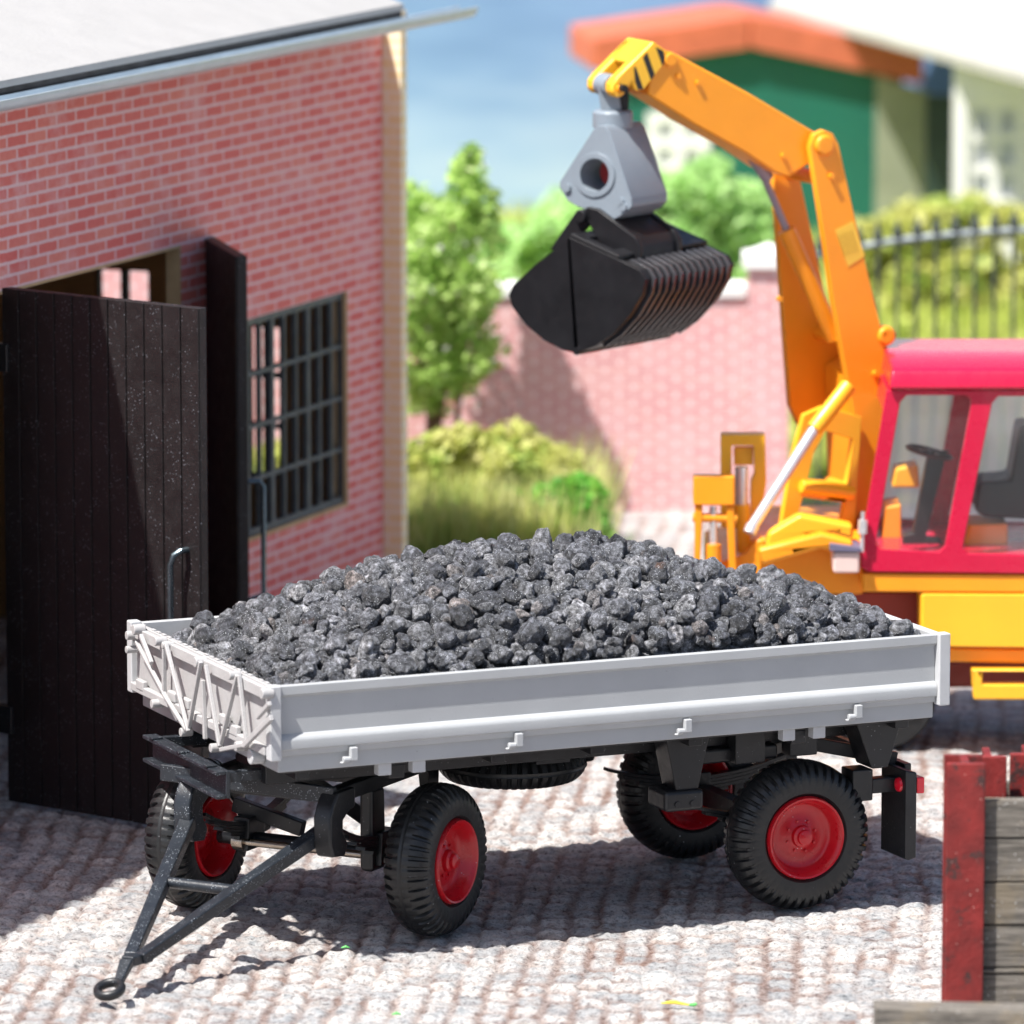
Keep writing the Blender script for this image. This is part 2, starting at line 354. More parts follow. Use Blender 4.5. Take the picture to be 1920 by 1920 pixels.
plant('hedge', 'olive yellow hedge in front of the white house, behind the iron fence', 'hedge', 72.0, 1800,
      [(1640,540,70), (1720,530,75), (1800,530,75), (1880,530,75), (1950,530,75), (1700,430,50), (1760,420,55), (1820,415,50), (1880,430,50), (1940,440,50), (1650,450,45), (1600,460,45)], 20000, .09, L2)

def tuft():
    px_ = random.gauss(915, 95); D_ = random.uniform(53.2, 56.6); q = dp(min(max(px_, 740), 1120), 900, D_); q.z = 0; return q
TG = leafmat('tall_grass_blades', [(.30,.46,.08), (.62,.64,.22), (.85,.80,.45)], trans=.4, scale=2.5)
tag(blades('tall_grass', tuft, 9000, .35, 1.05, TG, .022), 'tall yellow green grass growing in front of the brick wall beside the shed', 'grass', kind='stuff')
TG2 = leafmat('short_grass_blades', [(.06,.30,.03), (.20,.55,.08), (.45,.66,.16)], trans=.4, scale=3)
def tuft2():
    q = dp(min(max(random.gauss(960, 110), 740), 1150), 900, random.uniform(52.4, 54.2)); q.z = 0; return q
tag(blades('green_grass', tuft2, 8000, .2, .55, TG2, .02), 'bright green grass along the foot of the yellow grass mound', 'grass', kind='stuff')

# ================================================================== BRICK WALL, PILLAR, FENCE
WD = 58.0
BW2 = brickmat('garden_wall_brick', RH, (.58,.22,.22), (.64,.30,.28), (.76,.56,.57), .26, .075, .014, .35)
CAP = pmat('white_coping', (.78,.78,.76), .7, .05, 3, .2, 20)
zt = dp(1370, 560, WD).z; B0 = dp(60, 900, WD-.4); B1 = dp(640, 900, WD-.4); B0.z = B1.z = -.02
A0 = dp(60, 900, WD); A1 = dp(1400, 900, WD)
t = thing('brick_wall', 'pink red brick garden wall with white coping behind the coal heap', 'wall', (A1.x, A1.y, 0))
P0 = V((A0.x, A0.y, -.02)); P1 = V((A1.x, A1.y, -.02))
MB().prism([P0, P1, P1+UP*(zt+.02), P0+UP*(zt+.02)], FH*.22).build('wall', BW2, t)
MB().prism([P0+UP*(zt+.023)-FH*.04, P1+UP*(zt+.023)-FH*.04, P1+UP*(zt+.16)-FH*.04, P0+UP*(zt+.16)-FH*.04], FH*.30).build('coping', CAP, t, bevel=.03)
MB().prism([B0, B1, B1+UP*3.0, B0+UP*3.0], FH*.3).build('wall', BW2, t)
pt = thing('brick_pillar', 'square brick gate pillar with white cap behind the orange mast', 'pillar', dp(1435, 900, WD).to_2d().to_3d())
q0 = dp(1402, 900, WD-.1); q1 = dp(1478, 900, WD-.1); q0.z = q1.z = -.02; zp = dp(1430, 500, WD-.1).z
MB().prism([q0, q1, q1+UP*zp, q0+UP*zp], FH*.38).build('shaft', BW2, pt, bevel=.01)
m = MB(); e = RH*.05
m.prism([q0-e+UP*zp-FH*.05, q1+e+UP*zp-FH*.05, q1+e+UP*(zp+.13)-FH*.05, q0-e+UP*(zp+.13)-FH*.05], FH*.48)
cc = (q0+q1)/2+UP*(zp+.13)+FH*.19; hw = (q1-q0)*.5
m.add([cc-hw-FH*.17, cc+hw-FH*.17, cc+hw+FH*.17, cc-hw+FH*.17, cc+UP*.09], [(0,1,4),(1,2,4),(2,3,4),(3,0,4)])
m.build('cap', CAP, pt, bevel=.02)
IRON = pmat('dark_iron', (.05,.06,.05), .5, .2, 8, .1, 40)
IRONR = pmat('weathered_rail', (.30,.34,.36), .45, .2, 6, .1, 40)
ft = thing('iron_fence', 'black iron fence with spear tips and an arched top rail', 'fence', dp(1800, 900, WD).to_2d().to_3d())
def railz(px): return 480-50*(1-((1980-px)/460)**2) if px < 1980 else 430
rp = []
for px in range(1484, 2300, 12):
    q = dp(px, railz(px), WD+.1); rp.append(q)
MB().tube(rp, .03, 8).build('top_rail', IRONR, ft)
MB().tube([dp(1484, 900, WD+.1).to_2d().to_3d()+UP*.25, dp(2300, 900, WD+.1).to_2d().to_3d()+UP*.25], .03, 8).build('bottom_rail', IRON, ft)
px = 1500
while px < 2290:
    q = dp(px, railz(px), WD+.1); top = q+UP*.14; bt = V((q.x, q.y, 0))
    mb = MB().tube([bt, q+UP*.02], .017, 6)
    mb.tube([q+UP*.0, q+UP*.05, q+UP*.09, q+UP*.20], [.02,.05,.042,.004], 8); mb.tube([q-UP*.035, q+UP*.0], [.045,.045], 8)
    mb.build('spear_bar', IRON, ft); px += 36.5

# ================================================================== FAR HOUSES
GRN = pmat('green_boards', (.005,.12,.08), .6, .1, 1, .2, 10)
TILE = pmat('orange_tiles', (.50,.12,.055), .7, .15, 3, .4, 12)
WHT = pmat('white_render', (.86,.86,.84), .8, .04, 1, .1, 10)
OLV = pmat('grey_olive_boards', (.26,.28,.20), .7, .1, 2, .2, 10)
GLS = pmat('dark_glass', (.05,.07,.08), .08, .1, 2, 0)
ROOFW = pmat('cream_roof', (.42,.405,.37), .8, .05, 1, .1, 10)
SIL = pmat('silver_grey_paint', (.45,.47,.47), .6, .1, 2, .1, 10)
Dh = 78.
def P(px, py, D=Dh): return dp(px, py, D)
b = P(1420, 500); b.z = 0; t = thing('green_barn', 'green boarded barn with thick orange tiled gable roof', 'barn', b)
g0 = P(1175, 400); g1 = P(1690, 400); g0.z = g1.z = -.1
za = P(1175, 122).z; zb = P(1690, 148).z; zc = P(1405, 86).z; gc = P(1405, 400); gc.z = -.1
# gable wall with openings for the window
wl, wr, wt, wb = P(1215, 300), P(1328, 300), P(1270, 212).z, P(1270, 322).z
hole = [V((wl.x, wl.y, wb)), V((wr.x, wr.y, wb)), V((wr.x, wr.y, wt)), V((wl.x, wl.y, wt))]
MB().prism([[g0, g1, g1+UP*(zb+.1), gc+UP*(zc+.1), g0+UP*(za+.1)], hole], FH*.2).build('gable_wall', GRN, t)
sidev = (FH*.97-RH*.12).normalized()
MB().prism([g1+FH*.21, g1+FH*.21+sidev*1.6, g1+sidev*1.6+FH*.21+UP*(zb+.1), g1+FH*.21+UP*(zb+.1)], -RH*.2).build('side_wall', OLV, t)
MB().prism([g0+FH*.21, g0+FH*.21+sidev*1.6, g0+sidev*1.6+FH*.21+UP*(za+.1), g0+FH*.21+UP*(za+.1)], RH*.2).build('side_wall', GRN, t)
n0 = P(1640, 400, Dh-.05); n1 = P(1737, 400, Dh-.05); n0.z = n1.z = -.1
MB().prism([n0, n1, n1+UP*(P(1737,172).z+.1), n0+UP*(P(1640,140).z+.1)], FH*.04).build('corner_boarding', OLV, t)
ov = FH*-.5
la, lc, lb = P(1112, 74, Dh-.18), P(1408, 30, Dh-.18), P(1732, 98, Dh-.18)
th = UP*-.39
r = MB(); r.prism([la, lc, lc+th, la+th], sidev*2.2); ro = r.build('roof', TILE, t, bevel=.04)
r = MB(); r.prism([lc+RH*.002, lb, lb+th, lc+th+RH*.002], sidev*2.2); r.build('roof', TILE, t, bevel=.04)
wf = MB(); 
def wframe(mb, TL, BR, D, nx, ny, bw, depth, proud=.04):
    a = dp(TL[0], TL[1], D); c = dp(BR[0], BR[1], D); a.z, c.z = max(a.z, c.z), min(a.z, c.z)
    wdt = (c-a).dot(RH); o0 = V((a.x, a.y, c.z)); H = a.z-c.z
    for i in range(nx+1):
        x = wdt*i/nx; mb.frame(o0+RH*x+UP*H/2, RH*bw/2, FH*depth/2, UP*(H/2+bw/2))
    for j in range(ny+1):
        z = H*j/ny; mb.frame(o0+RH*wdt/2+UP*z, RH*(wdt/2+bw/2), FH*(depth/2+.003), UP*bw/2)
    return o0, wdt, H
o0, wdt, H = wframe(wf, (1222,219), (1322,316), Dh-.02, 2, 2, .12, .1)
wo = wf.build('window', WHT, t)
MB().frame(o0+RH*wdt/2+UP*H/2+FH*.09, RH*wdt/2, FH*.01, UP*H/2).build('pane', pmat('pale_curtain_glass', (.82,.84,.82), .3, .15, 3, 0), wo)
# white house: frontal wall under a big pale roof whose eave runs towards the camera
Dw = 74.; b = P(1860, 500, Dw); b.z = 0; t = thing('white_house', 'tall white rendered house with pale window and pale roof at the far right', 'house', b)
Ea = dp(1440, 27, 81.); Eb = Ea+(RH*1.63-FH*6.5).normalized()*12; pr = (RH*.97+FH*.25).normalized(); up_ = (pr+UP*.62)*7
MB().prism([Ea, Eb, Eb+up_, Ea+up_], UP*.16).build('roof', ROOFW, t, bevel=.03)
a0 = P(1788, 400, Dw); a1 = P(2250, 400, Dw); a0.z = a1.z = -.1
def roofz(p):                                        # height of the roof's underside above a point
    e_ = (Eb-Ea).normalized(); nrm = V((-e_.y, e_.x, 0)); nrm = nrm if nrm.dot(pr) > 0 else -nrm
    return Ea.z+(p-Ea).dot(nrm)/pr.dot(nrm)*.62
hl, hr, ht_, hb = P(1812, 300, Dw), P(1915, 300, Dw), P(1850, 190, Dw).z, P(1850, 385, Dw).z
hole = [V((hl.x, hl.y, hb)), V((hr.x, hr.y, hb)), V((hr.x, hr.y, ht_)), V((hl.x, hl.y, ht_))]
tz0, tz1 = roofz(a0)-.03, roofz(a1)-.03
MB().prism([[a0, a1, V((a1.x, a1.y, tz1)), V((a0.x, a0.y, tz0))], hole], FH*.25).build('wall', WHT, t)
a2 = a0+FH*.253; a3 = a0+FH*6+RH*.65
MB().prism([a2, a3, V((a3.x, a3.y, roofz(a3)-.03)), V((a2.x, a2.y, roofz(a2)-.03))], RH*.25).build('wall', WHT, t)
wf = MB(); o0, wdt, H = wframe(wf, (1818,196), (1909,378), Dw+.1, 2, 3, .11, .1)
wo = wf.build('window', WHT, t)
MB().frame(o0+RH*wdt/2+UP*H/2+FH*.09, RH*wdt/2, FH*.01, UP*H/2).build('pane', pmat('grey_glass', (.74,.78,.82), .15, .15, 3, 0), wo)
dl, dr = P(1735, 300, 77.), P(1789, 300, 77.); dt = P(1750, 178, 77.).z
MB().frame(V(((dl.x+dr.x)/2, (dl.y+dr.y)/2, dt/2)), RH*(dr-dl).length/2, FH*.08, UP*dt/2).build('shade_slab', pmat('black_green_shade', (.012,.03,.022), .5, .2, 2, .1, 10), t)  # dark slab added as painted shade in the gap between barn and house

# ================================================================== BRICK SHED
azw = YAW+R(21.9); WDIR = V((math.sin(azw), math.cos(azw), 0)); NO = V((math.cos(azw), -math.sin(azw), 0))
H0 = gp(12, 1504)
def sz(px, py, off=0):                              # pixel -> (s, z) on the front wall plane
    q = vp(px, py, H0+NO*off, WDIR); return (q-H0).dot(WDIR), q.z
def W(s, z, off=0): return H0+WDIR*s+NO*off+UP*(z-H0.z)
s_c = sz(718, 500)[0]; s_j, z_o = sz(338, 459); z_o2 = sz(0, 547)[1]; z_open = (z_o+z_o2)/2
zg = sz(360, 118)[1]; s_l = -6.0
ws0, wz1 = sz(447, 602); ws1, wz1b = sz(651, 545); wz0 = sz(648, 950)[1]
print('SHED', s_c, s_j, z_o, z_o2, 'gutter', zg, sz(0,195), sz(700,40), 'win', ws0, ws1, wz1, wz1b, wz0, sz(461,1021))
BRK = brickmat('shed_brick', WDIR, (.72,.15,.135), (.78,.25,.20), (.80,.54,.555), .32, .090, .012, .55)
YEL = brickmat('yellow_brick', UP.cross(V((1,0,0))), (.92,.74,.40), (.94,.80,.52), (.94,.86,.68), .2, .09, .012, .3)
CUT = pmat('cut_card_edge', (.55,.38,.20), .8, .1, 6, .2, 30)
INN = pmat('shed_inside', (.34,.19,.08), .8, .15, 3, .2, 20)
DRK = pmat('dark_fascia', (.03,.025,.025), .7, .3, 4, .2, 20)
ROOF = pmat('pale_roof_felt', (.36,.355,.35), .8, .04, 3, .35, 25)
GUT = pmat('grey_gutter', (.50,.57,.62), .35, .08, 5, .1, 30)
bt = thing('brick_shed', 'red brick shed with open black doors and pale overhanging roof', 'shed', (H0.x, H0.y, 0))
zt_ = zg+.12
outer = [(s_l, -.05), (-.5, -.05), (-.5, z_open), (s_j, z_open), (s_j, -.05), (s_c, -.05), (s_c, zt_), (s_l, zt_)]
hole_w = [(ws0, wz0), (ws1, wz0), (ws1, wz1b), (ws0, wz1b)]
MB().prism([[W(s, z, 0) for s, z in outer], [W(s, z, 0) for s, z in hole_w]], -NO*.035).build('wall', BRK, bt)
MB().prism([[W(s, z, -.037) for s, z in outer], [W(s, z, -.037) for s, z in hole_w]], -NO*.07).build('wall', CUT, bt)
# thin card reveals round the openings
m = MB()
m.prism([W(-.5, z_open-.02, .004), W(s_j, z_open-.02, .004), W(s_j, z_open-.001, .004), W(-.5, z_open-.001, .004)], -NO*.115)
m.prism([W(s_j-.018, 0, .004), W(s_j-.001, 0, .004), W(s_j-.001, z_open-.021, .004), W(s_j-.018, z_open-.021, .004)], -NO*.115)
m.prism([W(ws0, wz0+.001, .004), W(ws1, wz0+.001, .004), W(ws1, wz0+.03, .004), W(ws0, wz0+.03, .004)], -NO*.115)
m.prism([W(ws1-.03, wz0+.031, .004), W(ws1-.001, wz0+.031, .004), W(ws1-.001, wz1b-.001, .004), W(ws1-.03, wz1b-.001, .004)], -NO*.115)
m.build('opening_trim', CUT, bt)
# yellow pilaster
MB().prism([W(s_c+.002, -.02, .16), W(s_c+.12, -.02, .16), W(s_c+.12, zt_, .16), W(s_c+.002, zt_, .16)], -NO*.27).build('corner_strip', YEL, bt)
# inside: back wall, end wall with two windows, side wall
Wd = 4.5
def E_(a, z): return W(s_c-.001, z, -.11-a)
def e_a(px, py):                                    # pixel -> (a, z) on the end wall plane
    q = vp(px, py, W(s_c, 0, 0), NO); return (-(q-H0).dot(NO)-.11), q.z
h1 = [e_a(470, 604), e_a(545, 893)]; h2 = [e_a(188, 497), e_a(295, 893)]
print('ENDWALL', h1, h2)
Hs = []
for (a_1, z_1), (a_0, z_0) in (h1, h2): Hs.append([(a_0, z_0), (a_1, z_0), (a_1, z_1), (a_0, z_1)])
Wd = max(Wd, h2[0][0]+.6)
end_outer = [(0, -.05), (Wd, -.05), (Wd, zt_), (Wd/2, zt_+Wd/2*.36), (0, zt_)]
MB().prism([[E_(a, z) for a, z in end_outer]]+[[E_(a, z) for a, z in h] for h in Hs], -WDIR*.1).build('wall', INN, bt)
MB().prism([W(s_l, -.05, -.11-Wd), W(s_c, -.05, -.11-Wd), W(s_c, zt_, -.11-Wd), W(s_l, zt_, -.11-Wd)], NO*.1).build('wall', INN, bt)
MB().prism([W(s_l, -.05, -.11), W(s_l, -.05, -.11-Wd), W(s_l, zt_, -.11-Wd), W(s_l, zt_+Wd/2*.36, -.11-Wd/2), W(s_l, zt_, -.11)], WDIR*.1).build('wall', INN, bt)
for h in Hs:
    m = MB(); a0_, z0_ = h[0]; a1_, z1_ = h[2]
    for k in range(3): m.frame(E_(a0_+(a1_-a0_)*k/2, (z0_+z1_)/2)-WDIR*.05, NO*.03, WDIR*.03, UP*(z1_-z0_)/2)
    for k in range(4): m.frame(E_((a0_+a1_)/2, z0_+(z1_-z0_)*k/3)-WDIR*.05, NO*abs(a1_-a0_)/2, WDIR*.027, UP*.025)
    m.build('window_frame', DRK, bt)
# roof
OVH = .40; ze = sz(0, 152, OVH)[1]; s_v = sz(757, 10, OVH)[0]
print('ROOF', ze, s_v, sz(700, 22, OVH))
sl_ = .36
m = MB(); e0 = W(s_l-.4, ze, OVH); 
m.prism([e0, e0-NO*(Wd/2+OVH+.11)+UP*sl_*(Wd/2+OVH+.11), e0-NO*(Wd/2+OVH+.11)+UP*(sl_*(Wd/2+OVH+.11)-.05), e0-UP*.05], WDIR*(s_v-s_l+.4))
m.prism([W(s_l-.4, ze, -.22-Wd-OVH), W(s_l-.4, ze-.05, -.22-Wd-OVH), e0-NO*(Wd/2+OVH+.112)+UP*(sl_*(Wd/2+OVH+.112)-.05), e0-NO*(Wd/2+OVH+.112)+UP*sl_*(Wd/2+OVH+.112)], WDIR*(s_v-s_l+.4))
m.build('roof', ROOF, bt)
m = MB(); e1_ = W(s_l-.4, ze-.053, OVH-.02)
m.prism([e1_, e1_-NO*.03, e1_-NO*.03-UP*.12, e1_-UP*.12], WDIR*(s_v-s_l+.4))
m.prism([W(s_l-.4, ze-.055, OVH-.06), W(s_l-.4, ze-.055, .04), W(s_l-.4, ze-.085, .04), W(s_l-.4, ze-.085, OVH-.06)], WDIR*(s_v-s_l+.4))
m.build('fascia', DRK, bt)
zgut = sz(0, 183, OVH+.06)[1]-.0; s_g = sz(872, 10, OVH+.06)[0]
m = MB(); n = 12; vs = []
for s in (s_l-.4, s_g):
    for k in range(n+1): t_ = PI+PI*k/n; vs.append(W(s, zgut+.09*math.sin(t_), OVH+.087+.09*math.cos(t_)))
    for k in range(n+1): t_ = 2*PI-PI*k/n; vs.append(W(s, zgut+.078*math.sin(t_), OVH+.087+.078*math.cos(t_)))
k2 = 2*(n+1); m.add(vs, [(i, (i+1) % k2, (i+1) % k2+k2, i+k2) for i in range(k2)]+[tuple(range(k2)), tuple(range(k2, 2*k2))[::-1]])
m.build('gutter', GUT, bt)
# mullioned side window
m = MB(); hs = (ws1-ws0-.03)
for k in range(10):
    s = ws0+.02+hs*k/9; m.frame(W(s, (wz0+wz1b)/2, -.05), WDIR*(.03 if k in (0,3,6,9) else .016), NO*.02, UP*((wz1b-wz0)/2-.035))
for k in range(5):
    z = wz0+.05+(wz1b-wz0-.08)*k/4; m.frame(W(ws0+hs/2, z, -.05), WDIR*hs/2, NO*.023, UP*(.03 if k in (0,4) else .016))
WINM = pmat('dull_grey_frame', (.07,.085,.095), .55, .3, 6, .2, 30)
m.build('window_frame', WINM, bt)
# doors
DOOR = pmat('dark_stained_boards', (.011,.0085,.009), .5, .25, 3, .25, 40, dust=.17, dsc=46, dcol=(.25,.27,.31))
def leaf(hinge, free, z1, z0, thick, outn, nb):
    """outn: direction in which the board face looks"""
    a = V((hinge.x, hinge.y, z0)); b = V((free.x, free.y, z0)); d = b-a; L = d.length; d.normalize(); H = z1-z0
    g = .013; m = MB(); m.frame((a+b)/2+UP*H/2, d*L/2, outn*(thick/2-.012), UP*H/2)
    for i in range(nb):
        x0 = L*i/nb+g*.5; x1 = L*(i+1)/nb-g*.5
        for sgn in (1, -1): m.frame(a+d*(x0+x1)/2+UP*H/2+outn*sgn*(thick/2-.006), d*(x1-x0)/2, outn*.006, UP*(H/2+.001))
    return m.build('door_leaf', DOOR, bt, bevel=.004, seg=1), d
HN = pmat('dark_steel_handle', (.10,.13,.15), .25, .1, 8, .05, 40, metal=.7)
ztop = gp(12, 1504); hi1 = gp(22, 1507); fr1 = gp(388, 1570); ztl = vp(388, 577, fr1, fr1-hi1).z; ztl2 = vp(14, 541, hi1, fr1-hi1).z
print('LEAF1', hi1, fr1, (fr1-hi1).length, ztl, ztl2)
d1 = (fr1-hi1).normalized(); n1_ = V((d1.y, -d1.x, 0)); n1_ = n1_ if n1_.dot(CAM-hi1) > 0 else -n1_
lf, _ = leaf(hi1, fr1, (ztl+ztl2)/2, .03, .09, -n1_*-1, 11)
q = vp(345, 1030, fr1+n1_*.045, d1); q2 = vp(334, 1235, fr1+n1_*.045, d1)
MB().tube([q+d1*.03, q+d1*.03+n1_*.07, q+n1_*.11-UP*.03, q-d1*.02+n1_*.12-UP*.1, V((q.x, q.y, q.z-.75))+n1_*.12-d1*.02, V((q.x, q.y, q.z-.8))], .022, 10).build('handle', HN, lf)
hz = V((hi1.x, hi1.y, 0))
for z_ in (.62, ztl-.5): MB().frame(hz+UP*z_-d1*.02+n1_*.02, d1*.09, n1_*.05, UP*.1).build('hinge', BLK, lf, bevel=.01)
h2a = gp(366, 436, z_open); f2 = gp(441, 481, z_open); print('LEAF2', h2a, f2, (f2-h2a).length, (h2a-H0).dot(NO))
d2 = (f2-h2a).normalized(); n2_ = V((d2.y, -d2.x, 0)); n2_ = n2_ if n2_.dot(CAM-h2a) > 0 else -n2_
off = -n2_*.045
lf, _ = leaf(h2a+off, f2+off, z_open, .03, .09, n2_, 11)
qh = V((f2.x, f2.y, 0))-n2_*.09-d2*.10
zz = vp(482, 903, qh, RH).z
MB().tube([qh+UP*zz, qh+UP*zz-n2_*.10, qh+UP*(zz-.04)-n2_*.13, qh+UP*(zz-.85)-n2_*.13, qh+UP*(zz-.9)], .02, 10).build('handle', HN, lf)

# ================================================================== TRAILER
TL, TW = 4.69, 2.56; ZT = 1.845
tr = thing('trailer', 'two axle light grey flatbed trailer heaped with dark coal lumps, on red wheels', 'trailer', (TL/2, TW/2, 0))
def rail_profile(y, s):                             # side board section (y, z); s = outward sign
    return [(y, ZT), (y, ZT-.055), (y+.028*s*-1, ZT-.075), (y-.028*s, 1.535), (y-.012*s, 1.525), (y+.006*s, 1.508), (y+.010*s, 1.49), (y+.006*s, 1.44), (y-.01*s, 1.43), (y-.02*s, 1.395), (y-.065*s, 1.395), (y-.065*s, ZT)]
for y, s in ((0, -1), (TW, 1)):
    m = MB(); m.prism([V((.03, a, b_)) for a, b_ in rail_profile(y, s)], V((TL-.06, 0, 0)))
    sbd = m.build('side_board', GREYR if s == 1 else GREY, tr, bevel=.010, seg=3, ang=50)
    for i, x in enumerate((.52, 1.66, 2.85, 4.08)):
        mm = MB().box(x-.024, x+.024, y-.035 if s < 0 else y-.01, y+.01 if s < 0 else y+.035, 1.34, 1.425)
        mm.tube([(x-.024, y+.02*s, 1.35), (x-.075, y+.02*s, 1.35)], [.017,.021], 10); mm.box(x-.09, x-.02, y-.025 if s < 0 else y, y if s < 0 else y+.025, 1.325, 1.336)
        mm.build('latch', GREY, tr, bevel=.006)
# frame skirt under the boards
m = MB(); m.box(.03, TL-.03, .045, TW-.045, 1.285, 1.42); m.build('bed_frame', GREY, tr, bevel=.008)
m = MB(); m.box(.06, TL-.06, .07, TW-.07, 1.42, 1.46); m.build('bed_floor', GREY, tr)
# end posts
for x0, x1 in ((-.05, .028), (TL-.028, TL+.055)):
    for y0, y1 in ((-.035, .05), (TW-.05, TW+.035)):
        z0 = 1.375; MB().box(x0, x1, y0, y1, z0, ZT+.012).build('corner_post', GREYR, tr, bevel=.010)
# tail board
m = MB(); m.box(TL-.02, TL+.028, .052, TW-.052, 1.40, ZT-.002); m.box(TL+.029, TL+.05, .052, TW-.052, ZT-.07, ZT-.005); m.box(TL+.029, TL+.05, .052, TW-.052, 1.42, 1.49)
m.build('tail_board', GREYR, tr, bevel=.008)
# front board with lattice of struts
m = MB(); m.box(-.012, .028, .052, TW-.052, 1.40, ZT-.004); fb = m.build('front_board', GREYF, tr, bevel=.006)
m = MB(); m.box(-.055, -.014, .052, TW-.052, ZT-.085, ZT-.012); 
for i in range(24):
    y = .14+i*.098; 
    if i % 5 != 2: m.box(-.004, .018, y, y+.055, ZT-.004, ZT+.006)
m.build('top_rail', GREYF, fb, bevel=.006)
MB().box(-.06, -.014, .052, TW-.052, 1.40, 1.455).build('bottom_rail', GREYF, fb, bevel=.008)
FX = V((-.045, 0, 0)); FYv = V((0, 1, 0))
def fpx(cx, cy, off=0): return vp(150+cx/3.2, 1100+cy/3.2, FX-V((off, 0, 0)), FYv)
struts = [((338,330),(590,800),20,.03), ((365,290),(430,460),26,.04), ((505,330),(505,640),22,.025), ((515,340),(650,870),22,.05), ((725,450),(650,870),22,.04),
          ((755,470),(838,960),22,.05), ((738,560),(752,915),26,.03), ((945,530),(840,960),22,.04), ((955,530),(1000,935),22,.03), ((845,978),(985,950),24,.05),
          ((985,952),(1150,785),34,.05), ((1065,785),(1140,700),26,.04), ((500,640),(640,860),18,.05)]
for a, b_, wpx, of in struts:
    p0, p1 = fpx(*a, of), fpx(*b_, of); MB().bar(p0, p1, wpx*.0011*1.05, .028, up=V((1,0,0))).build('strut', GREYF, fb, bevel=.006)
for cx, cy, rr in ((370,255,.035), (500,325,.03), (740,450,.035), (945,530,.028), (1140,640,.035), (985,955,.032), (480,700,.03), (655,870,.03), (835,965,.03), (545,350,.022), (330,290,.03), (328,375,.025)):
    p0 = fpx(cx, cy); MB().tube([p0+V((.02,0,0)), p0-V((.062,0,0))], rr, 14).build('strut', GREYF, fb, bevel=.006)
for cx, cy in ((560,660), (640,700), (870,800), (930,860), (370,590)):
    p0 = fpx(cx, cy); MB().frame(p0, V((.02,0,0)), V((0,.07,0)), V((0,0,.035))).build('strut', GREYF, fb, bevel=.012)
mm = MB(); p0 = fpx(1035, 1020); mm.tube([p0+V((.07,0,0)), p0-V((.02,0,0))], .05, 12); mm.build('latch', GREYR, tr, bevel=.008)

# --- chassis
m = MB()
for y in (.62, TW-.62):
    m.box(.15, TL-.1, y-.05, y+.05, 1.10, 1.283)
for x in (.25, .9, 1.6, 2.3, 3.0, 3.7, 4.5): m.box(x-.05, x+.05, .18, TW-.18, 1.20, 1.281)
m.box(.1, TL-.12, .14, .20, 1.255, 1.2835); m.box(.1, TL-.12, TW-.20, TW-.14, 1.255, 1.2835)
m.build('chassis_frame', BLK, tr, bevel=.008)
# front channel
m = MB(); m.box(-.10, -.07, .62, 1.98, 1.02, 1.20); m.box(-.17, -.101, .62, 1.98, 1.175, 1.20); m.box(-.17, -.101, .62, 1.98, 1.02, 1.045)
m.box(-.069, .25, .64, .70, 1.12, 1.19); m.box(-.069, .25, 1.88, 1.94, 1.12, 1.19)
for y in (.8, 1.3, 1.8): m.box(-.18, -.1, y-.03, y+.03, 1.2005, 1.215)
m.build('front_channel', BLKD, tr, bevel=.006)
# grey pegs with black socket
for x in (.77, 1.005, 3.62, 3.84):
    MB().box(x-.045, x+.045, .07, .15, 1.205, 1.284).build('stake_socket', GREYR, tr, bevel=.006)
for x in (.89, 3.735): MB().box(x-.055, x+.055, .16, .36, 1.16, 1.254).build('stake_bracket', BLK, tr, bevel=.01)

# --- wheels
def tyre_mesh(name, c, ax, parent, R0=.5, wd=.32, lugs=44, phase=0):
    """c: centre, ax: outward axis"""
    h = wd/2; prof = [(-h+.03, .275), (-h+.005, .30), (-h-.0, .36), (-h+.002, .40), (-h+.012, .435), (-h+.035, .462), (-h+.06, .482), (-h+.10, .496), (-.015, .5), (-.008, .497), (.008, .497), (.015, .5), (h-.10, .496), (h-.06, .482), (h-.035, .462), (h-.012, .435), (h-.002, .40), (h, .36), (h-.005, .30), (h-.03, .275), (h-.10, .262), (-h+.10, .262), (-h+.03, .275)]
    nseg = lugs*8
    def mod(i, k, r, o):
        f = ((k+phase) % 8)/8.; g = 1. if f < .26 else 0.
        if i in (4,5,6,7,12,13,14,15): 
            dd = {4:.012,5:.022,6:.020,7:.008,15:.012,14:.022,13:.020,12:.008}[i]*g
            r -= dd; o -= (1 if o > 0 else -1)*dd*.6
        if i in (3, 16): o -= (1 if o > 0 else -1)*(.004*g)
        return r*R0/.5, o
    m = MB(); m.lathe(c, ax, prof, nseg, mod=mod)
    # moulded rings on the sidewall
    return m.build(name, RUB, parent, ang=28)
def rim_mesh(c, ax, parent, wd=.32):
    h = wd/2; m = MB()
    m.lathe(c, ax, [(h+.008, .258), (h+.012, .270), (h-.01, .278), (h-.03, .280)], 64)
    m.lathe(c, ax, [(h+.008, .258), (h-.01, .245), (h-.03, .232), (h-.085, .222), (h-.10, .205), (h-.105, .15), (h-.085, .10), (h-.075, .075), (h-.045, .070), (h-.035, .052), (h-.012, .048), (h-.006, .036), (h-.003, .0)], 64)
    m.lathe(c, ax, [(-h-.002, .262), (-h+.02, .245), (-h+.06, .225), (-.02, .20), (-.03, .12), (-.06, .09), (-.08, .0)], 48)
    m.lathe(c, ax, [(-h-.002, .262), (-h+.0, .275), (-h+.02, .28)], 48)
    for k in range(8):
        ax_ = V(ax).normalized(); a = ax_.cross(UP); b_ = ax_.cross(a); e = a*math.cos(k*PI/4+.3)+b_*math.sin(k*PI/4+.3); q = V(c)+e*.105+ax_*(h-.09)
        m.tube([q, q+ax_*.018], .009, 6)
    return m.build('rim', RIM, parent, ang=40)
